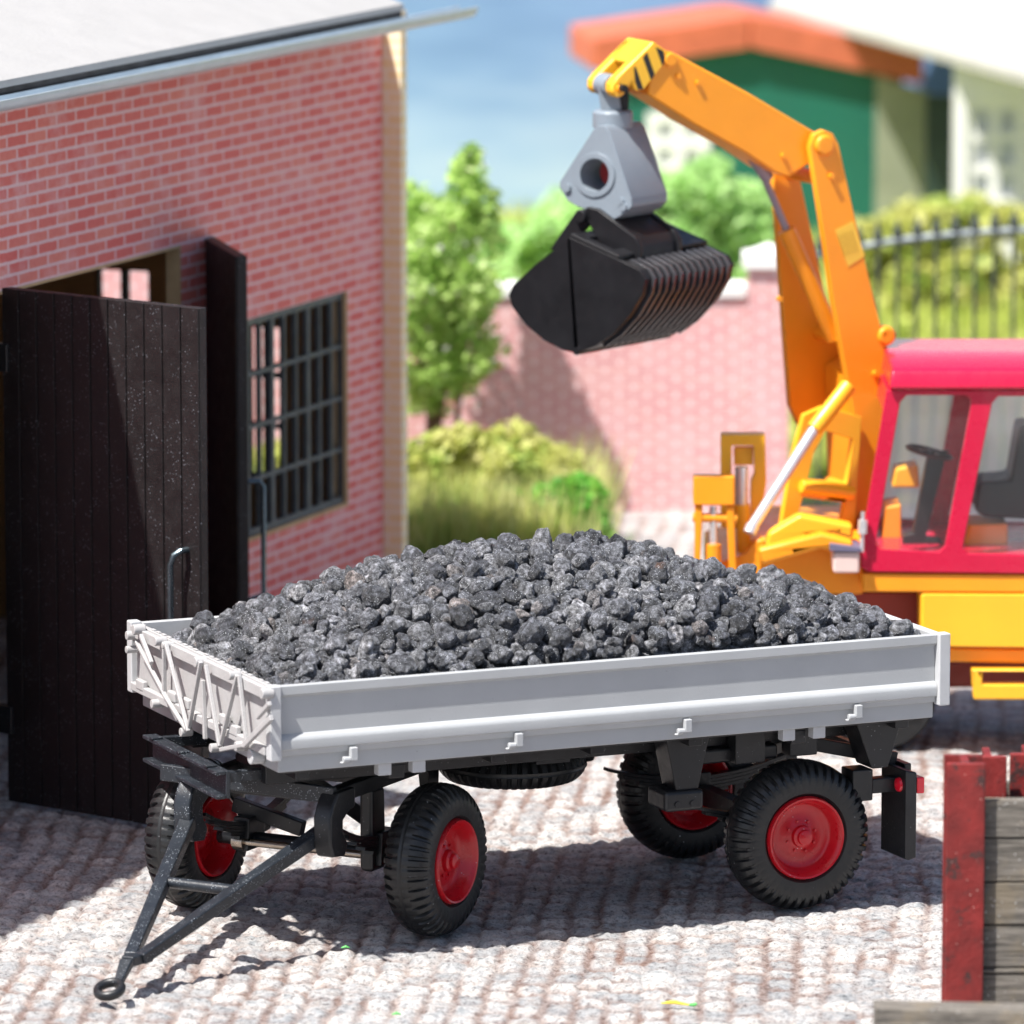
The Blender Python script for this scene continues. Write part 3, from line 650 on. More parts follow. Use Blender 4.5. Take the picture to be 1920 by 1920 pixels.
def wheel(c, ax, phase=0):
    w_ = sub('wheel', tr); tyre_mesh('tyre', c, ax, w_, phase=phase)
    rm = rim_mesh(c, ax, w_)
XR = 3.845; YO = .26
wheel(V((XR, YO+.16, .5)), V((0,-1,0)), 3)
wheel(V((XR, TW-YO-.16, .5)), V((0,1,0)), 1)
# spare wheel lying under the bed
sp = sub('spare_wheel', tr); tyre_mesh('tyre', V((2.18, 1.30, .955)), V((0,0,-1)), sp, wd=.22); 
MB().lathe(V((2.18, 1.30, .955)), V((0,0,-1)), [(.11,.27),(.06,.24),(.04,.1),(.04,0)], 32).build('rim', RIM, sp)
MB().box(2.06, 2.30, .62, TW-.62, 1.07, 1.098).build('spare_bracket', BLK, tr)
# rear axle and springs
m = MB(); m.tube([(XR, YO+.3, .5), (XR, TW-YO-.3, .5)], .045, 16); m.box(XR-.05, XR+.05, .7, TW-.7, .44, .56); m.build('axle', BLK, tr)
def spring(name, fn, L0, L1, zc, sag, wdir, wd, parent, n=12):
    m = MB()
    for layer in range(5):
        sc = 1-layer*.17; pts = []
        for i in range(n+1):
            t_ = -1+2*i/n; x = (L0+L1)/2+t_*(L1-L0)/2*sc; z = zc-layer*.024+sag*(t_*sc)**2; pts.append(fn(x, z))
        for i in range(n): m.bar(pts[i], pts[i+1], wd, .021)
    return m.build(name, BLK, parent)
for y in (.62, TW-.62):
    spring('leaf_spring', lambda x, z, y=y: V((x, y, z)), 3.15, 4.52, .60, .11, None, .07, tr)
    MB().box(XR-.07, XR+.07, y-.055, y+.055, .47, .64).build('spring_clamp', BLK, tr, bevel=.01)
def hang(x0t, x1t, x0b, x1b, y0, y1, zt0, zb0):
    m = MB(); m.prism([V((x0t, y0, zt0)), V((x1t, y0, zt0)), V((x1b, y0, zb0)), V((x0b, y0, zb0))], V((0, y1-y0, 0))); return m
SH = V((0,0,0))
def tx(px, py, y): return vp(px, py, V((0, y, 0)), V((1,0,0)))
for ys in (0, 1):
    yy = (lambda y: y) if not ys else (lambda y: TW-y)
    y0, y1 = (.30, .50)
    t0, t1, b0, b1 = tx(1248,1398,.3), tx(1332,1392,.3), tx(1310,1480,.3), tx(1268,1484,.3)
    q = MB(); pts = [V((p_.x, yy(.30), p_.z)) for p_ in (t0, t1, b0, b1)]; pts[0].z = pts[1].z = 1.254; q.prism(pts, V((0, .22 if not ys else -.22, 0))); q.build('spring_hanger', BLK, tr, bevel=.012)
    c0, c1 = tx(1246,1484,.28), tx(1320,1518,.28)
    q = MB(); q.box(c0.x, c1.x, min(yy(.27), yy(.56)), max(yy(.27), yy(.56)), c1.z, c0.z-.003); q.build('shackle_block', BLK, tr, bevel=.03)
    if not ys:
        for xo in (.09, .2):
            MB().tube([(c0.x+xo, .275, c1.z+.05), (c0.x+xo, .262, c1.z+.05)], .022, 12).build('bolt', BLK, tr)
    t0, t1, b0, b1 = tx(1604,1365,.3), tx(1692,1355,.3), tx(1665,1440,.3), tx(1635,1442,.3)
    q = MB(); pts = [V((p_.x, yy(.30), p_.z)) for p_ in (t0, t1, b0, b1)]; pts[0].z = pts[1].z = 1.252; q.prism(pts, V((0, .24 if not ys else -.24, 0))); q.build('spring_hanger', BLK, tr, bevel=.012)
    q = MB(); x_ = b1.x-.10; fxx = max(tx(1698, 1500, .2).x, x_+.15); q.box(x_-.03, x_+.12, min(yy(.32), yy(.5)), max(yy(.32), yy(.5)), .70, b0.z-.003); q.box(x_+.121, fxx-.001, min(yy(.34), yy(.44)), max(yy(.34), yy(.44)), .74, .84); q.build('lamp_bracket', BLK, tr, bevel=.01)
    # mud flap
    fx = tx(1698, 1500, .2).x; q = MB(); q.prism([V((fx, yy(.20), .91)), V((fx+.085, yy(.20), .89)), V((fx+.085, yy(.20), .315)), V((fx+.03, yy(.20), .30)), V((fx-.0, yy(.20), .31))], V((0, .36 if not ys else -.36, 0)))
    fl = q.build('mud_flap', BLK, tr, bevel=.02)
    q = MB(); q.frame(V((fx+.114, yy(.255), .80)), V((.028,0,0)), V((0,.055,0)), V((0,0,.055))); q.build('tail_light', REDL, tr, bevel=.01)
    q = MB(); q.lathe(V((fx-.002, yy(.29), .80)), V((-1,0,0)), [(0,.05),(.016,.045),(.026,.028),(.03,0)], 20); q.build('tail_light', REDL, tr)
# diagonal braces at the rear
MB().bar((3.95, .62, 1.08), (4.62, .50, .93), .05, .09).bar((3.95, TW-.62, 1.08), (4.62, TW-.5, .93), .05, .09).bar((4.64, .36, .88), (4.64, TW-.36, .88), .05, .08).build('rear_brace', BLK, tr, bevel=.006)
MB().bar((4.50, 1.95, 1.1), (4.62, 1.4, 1.04), .04, .05).build('red_link', RIM, tr)
for y in (.62, TW-.62): MB().box(3.02, 3.75, y-.12, y+.12, 1.0, 1.098).build('air_tank_mount', BLK, tr, bevel=.02)
MB().tube([(2.95, TW-.75, .98), (3.65, TW-.75, .98)], .11, 20).build('air_tank', BLK, tr, bevel=.015)
MB().box(3.40, 3.62, .42, .56, 1.00, 1.253).build('bump_stop', BLK, tr, bevel=.01); MB().box(3.80, 4.0, .42, .56, 1.02, 1.253).build('bump_stop', BLK, tr, bevel=.01)

# --- front bogie
ST = R(39.); BC = V((.79, 1.33, 0)); BF = V((-math.cos(ST), -math.sin(ST), 0)); BA = V((math.sin(ST), -math.cos(ST), 0))
def B(f, a, z): return BC+BF*f+BA*a+UP*z
G = .895
wheel(B(0, G, .5), BA, 5); wheel(B(0, -G, .5), -BA, 2)
MB().lathe(B(0,0,1.10), UP, [(-.05,.50),(.0,.52),(.05,.50),(.055,.40),(-.05,.40),(-.05,.50)], 48).lathe(B(0,0,1.21), UP, [(-.05,.50),(-.045,.53),(.04,.53),(.06,.38),(-.05,.38),(-.05,.50)], 48).build('turntable', BLK, tr)
m = MB()
for s in (-1, 1): m.frame(B(.02, s*.50, 1.0), BF*.66, BA*.045, UP*.05)
for f in (-.55, .0, .62): m.frame(B(f, 0, .995), BF*.045, BA*(.56 if f > .5 else .50), UP*.045)
m.build('bogie_frame', BLK, tr, bevel=.01)
m = MB(); m.bar(B(.70, -.75, 1.05), B(.72, .55, 1.02), .05, .11); m.build('front_beam', BLKD, tr, bevel=.01)
for s in (-1, 1):
    spring('leaf_spring', lambda x, z, s=s: B(x, s*.50, z), -.66, .62, .62, .16, None, .07, tr)
    m = MB(); m.prism([B(-.72, s*.50-.04, .95), B(-.56, s*.50-.04, .95), B(-.60, s*.50-.04, .74), B(-.70, s*.50-.04, .74)], BA*.08); m.build('spring_hanger', BLK, tr, bevel=.01)
    # curved carrier from beam down to drawbar pin
    w0 = s*.52-.065
    prof = [(.50,1.07), (.74,1.07), (.80,1.0), (.84,.92), (.84,.74), (.80,.66), (.64,.64), (.60,.72), (.66,.80), (.66,.88), (.58,.93), (.50,.94)]
    MB().prism([B(f, w0, z-.03) for f, z in prof], BA*.13).build('drawbar_carrier', BLKD if s < 0 else BLK, tr, bevel=.02)
    m = MB(); m.prism([B(-.12, s*.50-.06, .44), B(.12, s*.50-.06, .44), B(.10, s*.50-.06, .66), B(-.10, s*.50-.06, .66)], BA*.12); m.build('spring_clamp', BLK, tr, bevel=.01)
MB().tube([B(0, -.72, .5), B(0, .72, .5)], .05, 18).build('axle', BLK, tr)
MB().tube([B(.10, -.47, .50), B(.10, .47, .50)], .026, 16).tube([B(.10, -.55, .50), B(.10, -.47, .50)], .055, 16).build('track_rod', STEEL, tr)
m = MB(); m.prism([B(.0, .42, .96), B(.16, .42, .96), B(.16, .42, .40), B(-.02, .42, .40)], BA*.10); m.build('axle_bracket', BLK, tr, bevel=.03)
m = MB(); m.bar(B(-.02, -.62, .72), B(-.02, -.1, .60), .07, .10).bar(B(-.2, -.2, .92), B(-.5, .1, .60), .06, .10); m.build('bogie_brace', BLK, tr, bevel=.01)
# side plate beside near wheel (brake housing)
MB().box(1.22, 1.42, .9, 1.1, 1.04, 1.18).box(1.30, 1.50, .72, .85, 1.07, 1.16).build('brake_housing', BLK, tr, bevel=.03)
# --- drawbar
EYE = B(2.66, .03, .10); h1_ = B(.62, -.555, .81); h2_ = B(.60, .47, .80)
J = B(2.28, -.01, .215)
m = MB()
def taper(m, a, b_, w0, w1, hh0, hh1):
    a = V(a); b_ = V(b_); l = (b_-a).normalized(); sd = l.cross(UP).normalized(); u = sd.cross(l)
    vs = []
    for p_, ww, hh in ((a, w0, hh0), (b_, w1, hh1)): vs += [p_-sd*ww/2-u*hh/2, p_+sd*ww/2-u*hh/2, p_+sd*ww/2+u*hh/2, p_-sd*ww/2+u*hh/2]
    m.add(vs, [(0,1,2,3),(7,6,5,4),(1,0,4,5),(2,1,5,6),(3,2,6,7),(0,3,7,4)])
taper(m, h1_, J-BF*.0-BA*.035, .105, .085, .095, .075)
db = m.build('drawbar', BLKD, tr, bevel=.012)
m = MB(); taper(m, h2_, J+BA*.035, .10, .085, .095, .075); m.build('drawbar', BLKD, tr, bevel=.012)
fct = lambda a, b_, t_: a+(b_-a)*t_
c1 = fct(h1_, J, .50); c2 = fct(h2_, J, .50)
m = MB(); m.tube([c1+BA*.03, c2-BA*.03], .036, 14); m.build('cross_bar', BLKD, tr)
m = MB(); taper(m, J-BF*.10, J+BF*.10, .15, .09, .075, .065); taper(m, J+BF*.10, EYE-BF*.09, .09, .05, .062, .045); m.build('drawbar_head', BLKD, tr, bevel=.012)
# eye ring
vs = []; n1, n2 = 40, 16; m = MB(); fs = []; BFT = (BF*.93-UP*.36).normalized(); EN = BFT.cross(BA)
for i in range(n1):
    t_ = 2*PI*i/n1; e = BFT*math.cos(t_)+BA*math.sin(t_)
    for j in range(n2): p_ = 2*PI*j/n2; vs.append(EYE+e*(.078+.026*math.cos(p_))+EN*.032*math.sin(p_))
for i in range(n1):
    for j in range(n2): fs.append((i*n2+j, ((i+1) % n1)*n2+j, ((i+1) % n1)*n2+(j+1) % n2, i*n2+(j+1) % n2))
m.add(vs, fs).build('tow_eye', BLK, tr)

# ================================================================== COAL
def coalmat():
    m, nt, p = newmat('coal')
    n = noise_tex(nt, 3.2, 4, .7); n2 = noise_tex(nt, 26, 6, .8)
    base = ramp(nt, n.outputs[0], [(.30, (.085,.09,.10)), (.5, (.19,.20,.215)), (.68, (.34,.35,.375))]).outputs[0]
    hi = ramp(nt, n2.outputs[0], [(.40, (.10,.10,.11)), (.53, (.85,.85,.85)), (.66, (2.3,2.3,2.4))]).outputs[0]
    out = mix(nt, 1., base, hi, 'MULTIPLY')
    oi = N(nt, 'ShaderNodeObjectInfo'); at_ = N(nt, 'ShaderNodeAttribute', attribute_name='rnd'); ad = N(nt, 'ShaderNodeMath', operation='ADD'); nt.links.new(oi.outputs['Random'], ad.inputs[0]); nt.links.new(at_.outputs['Fac'], ad.inputs[1])
    fr_ = N(nt, 'ShaderNodeMath', operation='FRACT'); nt.links.new(ad.outputs[0], fr_.inputs[0])
    out = mix(nt, 1., out, ramp(nt, fr_.outputs[0], [(.0, (.45,.45,.47)), (.3, (.8,.8,.83)), (.7, (1.15,1.13,1.13)), (.93, (1.6,1.55,1.5)), (1., (1.2,.95,.8))]).outputs[0], 'MULTIPLY')
    n3 = noise_tex(nt, 4.1, 3, .5); br = ramp(nt, n3.outputs[0], [(.68, (0,0,0)), (.74, (.7,.7,.7))]).outputs[0]
    out = mix(nt, br, out, (.14,.07,.04))
    out = mix(nt, speck(nt, 75, .27), out, (.75,.78,.82))  # pale specks paint glints onto the coal
    nt.links.new(out, p.inputs['Base Color']); p.inputs['Roughness'].default_value = .42; p.inputs['Specular IOR Level'].default_value = .7
    n5 = noise_tex(nt, 34, 6, .85); bump(nt, p, n5.outputs[0], 1., .035)
    return m
COAL = coalmat()
def hfun(x, y):
    H = float(np.interp(x, [0, .16, .42, .87, 1.25, 1.81, 2.5, 3.0, 3.36, 3.64, 3.9, 4.35, 4.69], [1.69, 1.79, 1.93, 2.12, 2.24, 2.32, 2.345, 2.32, 2.25, 2.14, 2.05, 1.95, 1.88]))
    fy = max(0, 1-abs((y-1.42)/1.42)**2.1)
    b0 = 1.675+.10*min(1, max(0, (x-.8)/2.5)); return b0+(H-b0-.035)*(fy**.75)+.03*mnoise.noise(V((x*1.5, y*1.5, 0)))
def rock(subdiv, seed):
    bm = bmesh.new(); bmesh.ops.create_icosphere(bm, subdivisions=subdiv, radius=1)
    o = V((seed*7.3, seed*3.1, seed*1.7)); sx = (random.uniform(.8, 1.25), random.uniform(.75, 1.1), random.uniform(.7, .95))
    planes = [(V((random.gauss(0,1), random.gauss(0,1), random.gauss(0,1))).normalized(), random.uniform(.60, .88)) for _ in range(10)]
    for v in bm.verts:
        d = v.co.normalized(); r = 1+.22*mnoise.noise(d*1.3+o)
        for pn, pd in planes:
            k = d.dot(pn)*r
            if k > pd: r *= 1-(k-pd)/k*.8
        r += .10*mnoise.noise(d*3.4+o)+.05*mnoise.noise(d*8+o)+.022*mnoise.noise(d*17+o)
        v.co = V((d.x*sx[0], d.y*sx[1], d.z*sx[2]))*r
    return bm
vars_hi = []
for i in range(14):
    bm = rock(4, i+1); me = bpy.data.meshes.new('coal_lump'); bm.to_mesh(me); bm.free(); me.materials.append(COAL)
    me.polygons.foreach_set('use_smooth', [True]*len(me.polygons)); vars_hi.append(me)
vars_lo = []
for i in range(10):
    bm = rock(3, i+40); vars_lo.append((np.array([v.co[:] for v in bm.verts]), np.array([[v.index for v in f.verts] for f in bm.faces]))); bm.free()
def coal():
    placed = []
    def ok(x, y, r, k):
        for (a, b_, c_) in placed:
            if (a-x)**2+(b_-y)**2 < ((r+c_)*k)**2: return False
        return True
    big = []
    for rr, tries in ((.092, 90), (.078, 900), (.065, 4500), (.054, 7000), (.042, 8000)):
        for _ in range(tries):
            r = rr*random.uniform(.9, 1.12); x = random.uniform(.07+r*1.1, TL-.05-r); y = random.uniform(.085+r*1.2, TW-.085-r*1.2)
            if ok(x, y, r, .90): placed.append((x, y, r)); big.append((x, y, hfun(x, y)+random.uniform(-.05, .04), r))
    small = []
    for _ in range(2200):
        x = random.uniform(.09, TL-.09); y = random.uniform(.13, TW-.13); small.append((x, y, hfun(x, y)-random.uniform(.0, .06), random.uniform(.022, .05)))
    # lower layer to close gaps
    low = [(random.uniform(.15, TL-.15), random.uniform(.18, TW-.18), 0, random.uniform(.06, .09)) for _ in range(1100)]
    low = [(x, y, hfun(x, y)-.105, r) for x, y, _, r in low]
    # the 300 that show largest in the photo: big, on the camera side of the ridge
    def score(p_): 
        return p_[3]*(1.0 if p_[1] < 1.5 else .75)
    big.sort(key=score, reverse=True); ind, rest = big[:300], big[300:]
    for i, (x, y, z, r) in enumerate(ind):
        o = bpy.data.objects.new('coal_lump', random.choice(vars_hi)); col.objects.link(o); o.location = (x, y, z)
        o.rotation_euler = (random.uniform(0, 6.28), random.uniform(0, 6.28), random.uniform(0, 6.28)); s = r*1.08; o.scale = (s, s, s)
        tag(o, 'grey black coal lump heaped in the grey trailer', 'coal', 'coal lumps heaped in the trailer')
    print('coal', len(ind), len(rest))
    VV = []; FF = []; RR = []; n = 0
    for (x, y, z, r) in rest+small+low:
        vs, fs = random.choice(vars_lo); q = Matrix.Rotation(random.uniform(0, 6.28), 3, V((random.gauss(0,1), random.gauss(0,1), random.gauss(0,1))).normalized())
        VV.append(vs@np.array(q).T*r*1.1+np.array([x, y, z])); FF.append(fs+n); n += len(vs); RR.append(np.full(len(vs), random.random()))
    # core of the heap
    nx, ny = 60, 34; cv = []
    for j in range(ny+1):
        for i in range(nx+1):
            x = .07+(TL-.15)*i/nx; y = .09+(TW-.18)*j/ny; cv.append((x, y, hfun(x, y)-.14))
    cf = []
    for j in range(ny):
        for i in range(nx):
            a = j*(nx+1)+i; cf += [[a, a+1, a+nx+2], [a, a+nx+2, a+nx+1]]
    VV.append(np.array(cv)); FF.append(np.array(cf)+n)
    VV = np.concatenate(VV); FF = np.concatenate(FF)
    me = bpy.data.meshes.new('coal'); me.vertices.add(len(VV)); me.vertices.foreach_set('co', VV.ravel()); me.loops.add(FF.size); me.loops.foreach_set('vertex_index', FF.ravel().astype(np.int32))
    me.polygons.add(len(FF)); me.polygons.foreach_set('loop_start', np.arange(0, FF.size, 3)); me.polygons.foreach_set('loop_total', np.full(len(FF), 3)); me.update()
    RR.append(np.full(len(cv), .02)); ra = me.attributes.new('rnd', 'FLOAT', 'POINT'); ra.data.foreach_set('value', np.concatenate(RR).astype(np.float32))
    me.polygons.foreach_set('use_smooth', [True]*len(FF)); me.materials.append(COAL)
    o = bpy.data.objects.new('coal', me); col.objects.link(o); tag(o, 'small coal pieces and crumbs filling the heap in the trailer', 'coal', kind='stuff')
coal()

# ================================================================== EXCAVATOR
ORG = pmat('orange_plastic', (.94,.34,.014), .38, .05, 2, .05, 30, sss=.15)
YLW = pmat('yellow_orange_plastic', (.92,.47,.025), .36, .05, 2, .05, 30, sss=.15)
CABM = pmat('crimson_plastic', (.56,.006,.045), .28, .05, 2, .04, 30, coat=.3)
CHR = pmat('polished_rod', (.75,.75,.76), .3, .05, 5, .03, 30, metal=.6)
DRED = pmat('dark_red_plastic', (.26,.03,.015), .45, .1, 2, .05, 30)
SBLK = pmat('seat_black', (.014,.012,.013), .4, .2, 4, .1, 40)
PH = R(24.); UB = -RH*math.cos(PH)-FH*math.sin(PH); WB = FH*math.cos(PH)-RH*math.sin(PH)
AB = dp(1600, 700, 47.3)
def bp(px, py, o=0): return vp(px, py, AB+WB*o, UB)
ed = 46.4
base = dp(1750, 1200, 47.5); base.z = 0
ex = thing('excavator', 'orange rail excavator with crimson cab and raised bent boom holding a black grab', 'excavator', base)
def plate(name, pts, o, th_, mat, bev=.012, parent=None):
    return MB().prism([bp(x, y, o) for x, y in pts], WB*th_).build(name, mat, parent or ex, bevel=bev)
near = [(1519,276),(1527,252),(1545,244),(1562,250),(1573,270),(1602,400),(1630,520),(1652,612),(1668,660),(1670,730),(1655,830),(1640,930),(1622,1010),(1588,1015),(1606,900),(1610,840),(1596,750),(1578,650),(1562,560),(1543,430)]
far = [(1450,318),(1457,300),(1475,296),(1492,306),(1502,340),(1530,470),(1556,590),(1585,690),(1600,765),(1550,790),(1500,800),(1482,760),(1470,600),(1458,430)]
mast = plate('mast', near, 0, .075, ORG)
plate('mast', far, .62, .075, ORG)
# inner webs between the plates
MB().prism([bp(1606,700,.08), bp(1668,665,.08), bp(1640,930,.08), bp(1612,930,.08)], WB*.535).build('mast_web', ORG, ex, bevel=.01)
for x, y, r_ in ((1543,335,.055), (1596,640,.05), (1625,745,.06), (1616,925,.06)):
    MB().tube([bp(x, y, .076), bp(x, y, .076)+WB*.542], r_, 18).build('cross_pin', ORG, mast)
for x, y in ((1540,285),(1558,330),(1655,625),(1640,700),(1460,560)):
    MB().tube([bp(x, y, 0)-WB*.03, bp(x, y, 0)], .022, 14).build('pin_head', ORG, mast)
# knob at right edge and bright pivot
MB().tube([bp(1662,630,0)-WB*.03, bp(1662,630,0)+WB*.5], .075, 18).build('pivot', ORG, mast, bevel=.03)
MB().tube([bp(1545,272,0)-WB*.04, bp(1545,272,0)+WB*.62], .08, 20).build('pivot', ORG, mast, bevel=.03)
# type plate with worn illegible strokes
pl = MB().prism([bp(1566,432,-.004), bp(1600,415,-.004), bp(1622,480,-.004), bp(1590,500,-.004)], WB*.003).build('type_plate', pmat('yellow_label', (.85,.55,.06), .5, .05, 3, 0), mast)
m = MB()
for k in range(5):
    x = 1572+k*6; m.bar(bp(x, 440-k*2, -.006), bp(x+12, 480-k*2, -.006), .006, .003)
m.build('lettering', pmat('worn_print', (.35,.22,.03), .6, .05, 3, 0), pl)
# jib: side profile, box section
jo = .10; jt = .42
jib = [(1226,88),(1262,98),(1400,172),(1532,250),(1545,262),(1530,300),(1480,332),(1450,322),(1395,285),(1300,232),(1215,178)]
MB().prism([bp(x, y, jo) for x, y in jib], WB*jt).build('jib', ORG, ex, bevel=.018)
for x, y in ((1272,142),(1308,155),(1468,292)):
    MB().tube([bp(x, y, jo)-WB*.02, bp(x, y, jo)], .02, 12).build('rivet', ORG, ex)
MB().tube([bp(1256,112,jo)-WB*.03, bp(1256,112,jo)+WB*.01], .05, 14).build('rivet', ORG, ex, bevel=.01)
# nose with warning stripes and fork
nose = [(1180,82),(1228,86),(1250,110),(1226,180),(1195,192),(1172,172),(1162,150)]
jn = jo-.012
strm, snt, sp_ = newmat('warning_stripes')
gg = N(snt, 'ShaderNodeNewGeometry'); dd = N(snt, 'ShaderNodeVectorMath', operation='DOT_PRODUCT'); dv = (UB*-1*.93-UP*.36*-1); dd.inputs[1].default_value = dv; snt.links.new(gg.outputs['Position'], dd.inputs[0])
md = N(snt, 'ShaderNodeMath', operation='FRACT'); mu = N(snt, 'ShaderNodeMath', operation='MULTIPLY_ADD'); snt.links.new(dd.outputs['Value'], mu.inputs[0]); mu.inputs[1].default_value = 8.2; mu.inputs[2].default_value = .1; snt.links.new(mu.outputs[0], md.inputs[0])
rr_ = ramp(snt, md.outputs[0], [(.0, (.90,.50,.03)), (.60, (.90,.50,.03)), (.62, (.012,.012,.012)), (.98, (.012,.012,.012)), (1.0, (.9,.5,.03))]); snt.links.new(rr_.outputs[0], sp_.inputs['Base Color']); sp_.inputs['Roughness'].default_value = .4
def sub2(px, py, o): return bp(px, py, o)
nm = MB().prism([bp(x, y, jn) for x, y in [(1225,77),(1250,96),(1252,112),(1236,132),(1200,134),(1184,118)]], WB*(jt+.024)); nb = nm.build('nose', YLW, ex, bevel=.02)
MB().prism([bp(x, y, jn-.005) for x, y in [(1224,86),(1246,96),(1250,112),(1206,168),(1192,168),(1189,128)]], WB*.003).build('warning_panel', strm, nb)
for o_ in (jn+.001, jn+jt+.024-.121):
    MB().prism([bp(x, y, jn)+WB*(o_-jn) for x, y in [(1222,80),(1247,98),(1250,112),(1206,170),(1192,171),(1186,158),(1168,182),(1154,184),(1146,174),(1147,158),(1156,146)]], WB*.12).build('fork_arm', YLW, nb, bevel=.025)
MB().tube([bp(1162,166,jn)-WB*.03, bp(1162,166,jn)+WB*(jt+.05)], .03, 16).build('fork_pin', ORG, nb, bevel=.01)
# hydraulic cylinders
MB().tube([bp(1408,288,.30), bp(1440,335,.30)], .05, 12).tube([bp(1428,322,.30), bp(1478,438,.30)], .027, 12).build('piston_rod', pmat('grey_lilac_rod', (.30,.26,.30), .35, .05, 5, .02, 30), ex)
MB().tube([bp(1474,430,.30), bp(1566,636,.30)], .068, 18).build('cylinder', ORG, ex, bevel=.01)
MB().tube([bp(1530,800,-.24), bp(1412,985,-.30)], .042, 16).build('piston_rod', CHR, ex)
MB().tube([bp(1592,722,-.21), bp(1526,806,-.24)], .062, 18).build('cylinder', YLW, ex, bevel=.01)
MB().tube([bp(1412,985,-.30), bp(1405,1000,-.31)], .05, 12).build('rod_end', CHR, ex)
# lower tower frame facing the camera
fr = MB(); o_ = -.08
fr.prism([[bp(x, y, o_) for x, y in [(1508,778),(1545,762),(1616,782),(1602,1010),(1462,1005),(1486,860)]], [bp(x, y, o_) for x, y in [(1548,808),(1600,824),(1588,906),(1514,898),(1526,850)][::-1]], [bp(x, y, o_) for x, y in [(1506,932),(1584,943),(1576,985),(1494,974)][::-1]]], WB*.06)
fr.build('tower_frame', YLW, ex, bevel=.012)
MB().tube([bp(1502,912,o_-.05), bp(1600,925,o_-.05)], .05, 16).build('roller', YLW, ex, bevel=.01)
# turntable deck and sloped arms at left of the cab
dk0, dk1 = dp(1330, 1075, ed+.5), dp(1622, 1075, ed+.5)
def dpr(pts, D, depth, mat, name, bev=.015, parent=None, holes=()):
    return MB().prism([[dp(x, y, D) for x, y in pts]]+[[dp(x, y, D) for x, y in h] for h in holes], FH*depth).build(name, mat, parent or ex, bevel=bev)
dpr([(1395,1040),(1420,1010),(1620,1010),(1620,1115),(1330,1115),(1332,1060)], ed+.35, 1.6, ORG, 'deck', .03)
dpr([(1440,1000),(1500,965),(1600,985),(1600,1012),(1560,1000),(1480,1020),(1435,1030)], ed+.15, .18, YLW, 'deck_arm', .03)
dpr([(1420,1030),(1540,1000),(1600,1015),(1600,1045),(1540,1030),(1430,1060)], ed-.05, .15, ORG, 'deck_arm', .03)
dpr([(1562,1035),(1612,1035),(1612,1075),(1562,1075)], ed-.1, .3, pmat('pale_pink_box', (.75,.55,.5), .5, .05, 3, 0), 'control_box', .02)
dpr([(1556,1020),(1614,1028),(1614,1035),(1556,1033)], ed-.12, .34, pmat('slate_lid', (.14,.13,.2), .5, .05, 3, 0), 'box_lid', .006)
MB().tube([dp(1616,1035,ed-.05), dp(1618,960,ed-.05)], .016, 8).tube([dp(1617,1000,ed-.05), dp(1618,975,ed-.05)], .035, 10).build('lever', CHR, ex)
# left stabiliser frames
dpr([(1352,815),(1435,815),(1437,905),(1425,985),(1408,985),(1408,905),(1415,890),(1413,836),(1372,836),(1372,895),(1384,990),(1352,990)], ed+.6, .16, YLW, 'stabiliser_frame', .012)
dpr([(1376,838),(1412,838),(1412,872),(1376,872)], ed+.66, .05, YLW, 'stabiliser_plate', .006)
MB().tube([dp(1390,875,ed+.55), dp(1390,945,ed+.55)], .05, 14).build('stabiliser_cylinder', CHR, ex)
MB().tube([dp(1392,945,ed+.55), dp(1396,1060,ed+.55)], .055, 14).build('stabiliser_sleeve', YLW, ex)
dpr([(1300,893),(1378,893),(1378,948),(1300,948)], ed+.2, .14, ORG, 'stabiliser_head', .015)
dpr([(1303,949),(1318,949),(1312,1090),(1302,1090)], ed+.22, .08, ORG, 'stabiliser_leg', .01)
dpr([(1362,949),(1376,949),(1382,1090),(1368,1090)], ed+.22, .08, ORG, 'stabiliser_leg', .01)
MB().tube([dp(1299,970,ed+.26), dp(1382,972,ed+.26)], .035, 12).build('stabiliser_pin', ORG, ex)
MB().tube([dp(1337,950,ed+.26), dp(1338,1022,ed+.26)], .028, 12).build('piston_rod', CHR, ex)
MB().tube([dp(1338,1020,ed+.26), dp(1340,1100,ed+.26)], .055, 12).build('stabiliser_sleeve', ORG, ex)
# cab
cab_out = [(1688,742),(1668,735),(1662,745),(1613,1035),(1616,1062),(1626,1072),(2150,1078),(2150,735),(1700,731)]
cab_out = [(1662,732),(1612,1038),(1616,1064),(1628,1072),(2150,1078),(2150,732)]
w1 = [(1700,741),(1812,741),(1821,750),(1819,770),(1772,1025),(1760,1036),(1652,1030),(1642,1018),(1645,1000),(1688,755)]
w2 = [(1872,743),(2020,743),(2030,752),(2030,1030),(2020,1042),(1815,1038),(1805,1028),(1808,1012),(1860,757)]
cab = dpr(cab_out, ed, .07, CABM, 'cab_side', .014, holes=(w1[::-1], w2[::-1]))
CW = 1.55
sh = FH*CW; 
m = MB().prism([[dp(x, y, ed)+sh for x, y in cab_out], [dp(x, y, ed)+sh for x, y in w1[::-1]], [dp(x, y, ed)+sh for x, y in w2[::-1]]], -FH*.07); m.build('cab_side', CABM, ex, bevel=.014)
# front frame of the cab (left edge)
a = dp(1664, 734, ed+.072); b_ = dp(1613, 1040, ed+.072); 
for t0_, t1_ in ((0, .13), (.88, 1.0)):
    p0, p1 = a+(b_-a)*t0_, a+(b_-a)*t1_; MB().prism([p0, p1, p1+FH*(CW-.144), p0+FH*(CW-.144)], RH*.07).build('cab_front', CABM, ex, bevel=.01)
c0 = dp(1614, 1040, ed+.072); MB().prism([c0, c0+RH*2.1, c0+RH*2.1-UP*.10, c0-UP*.10], FH*(CW-.144)).build('cab_floor', CABM, ex)
dpr([(2090,734),(2148,734),(2148,1070),(2090,1070)], ed+.072, CW-.144, CABM, 'cab_back', .01)
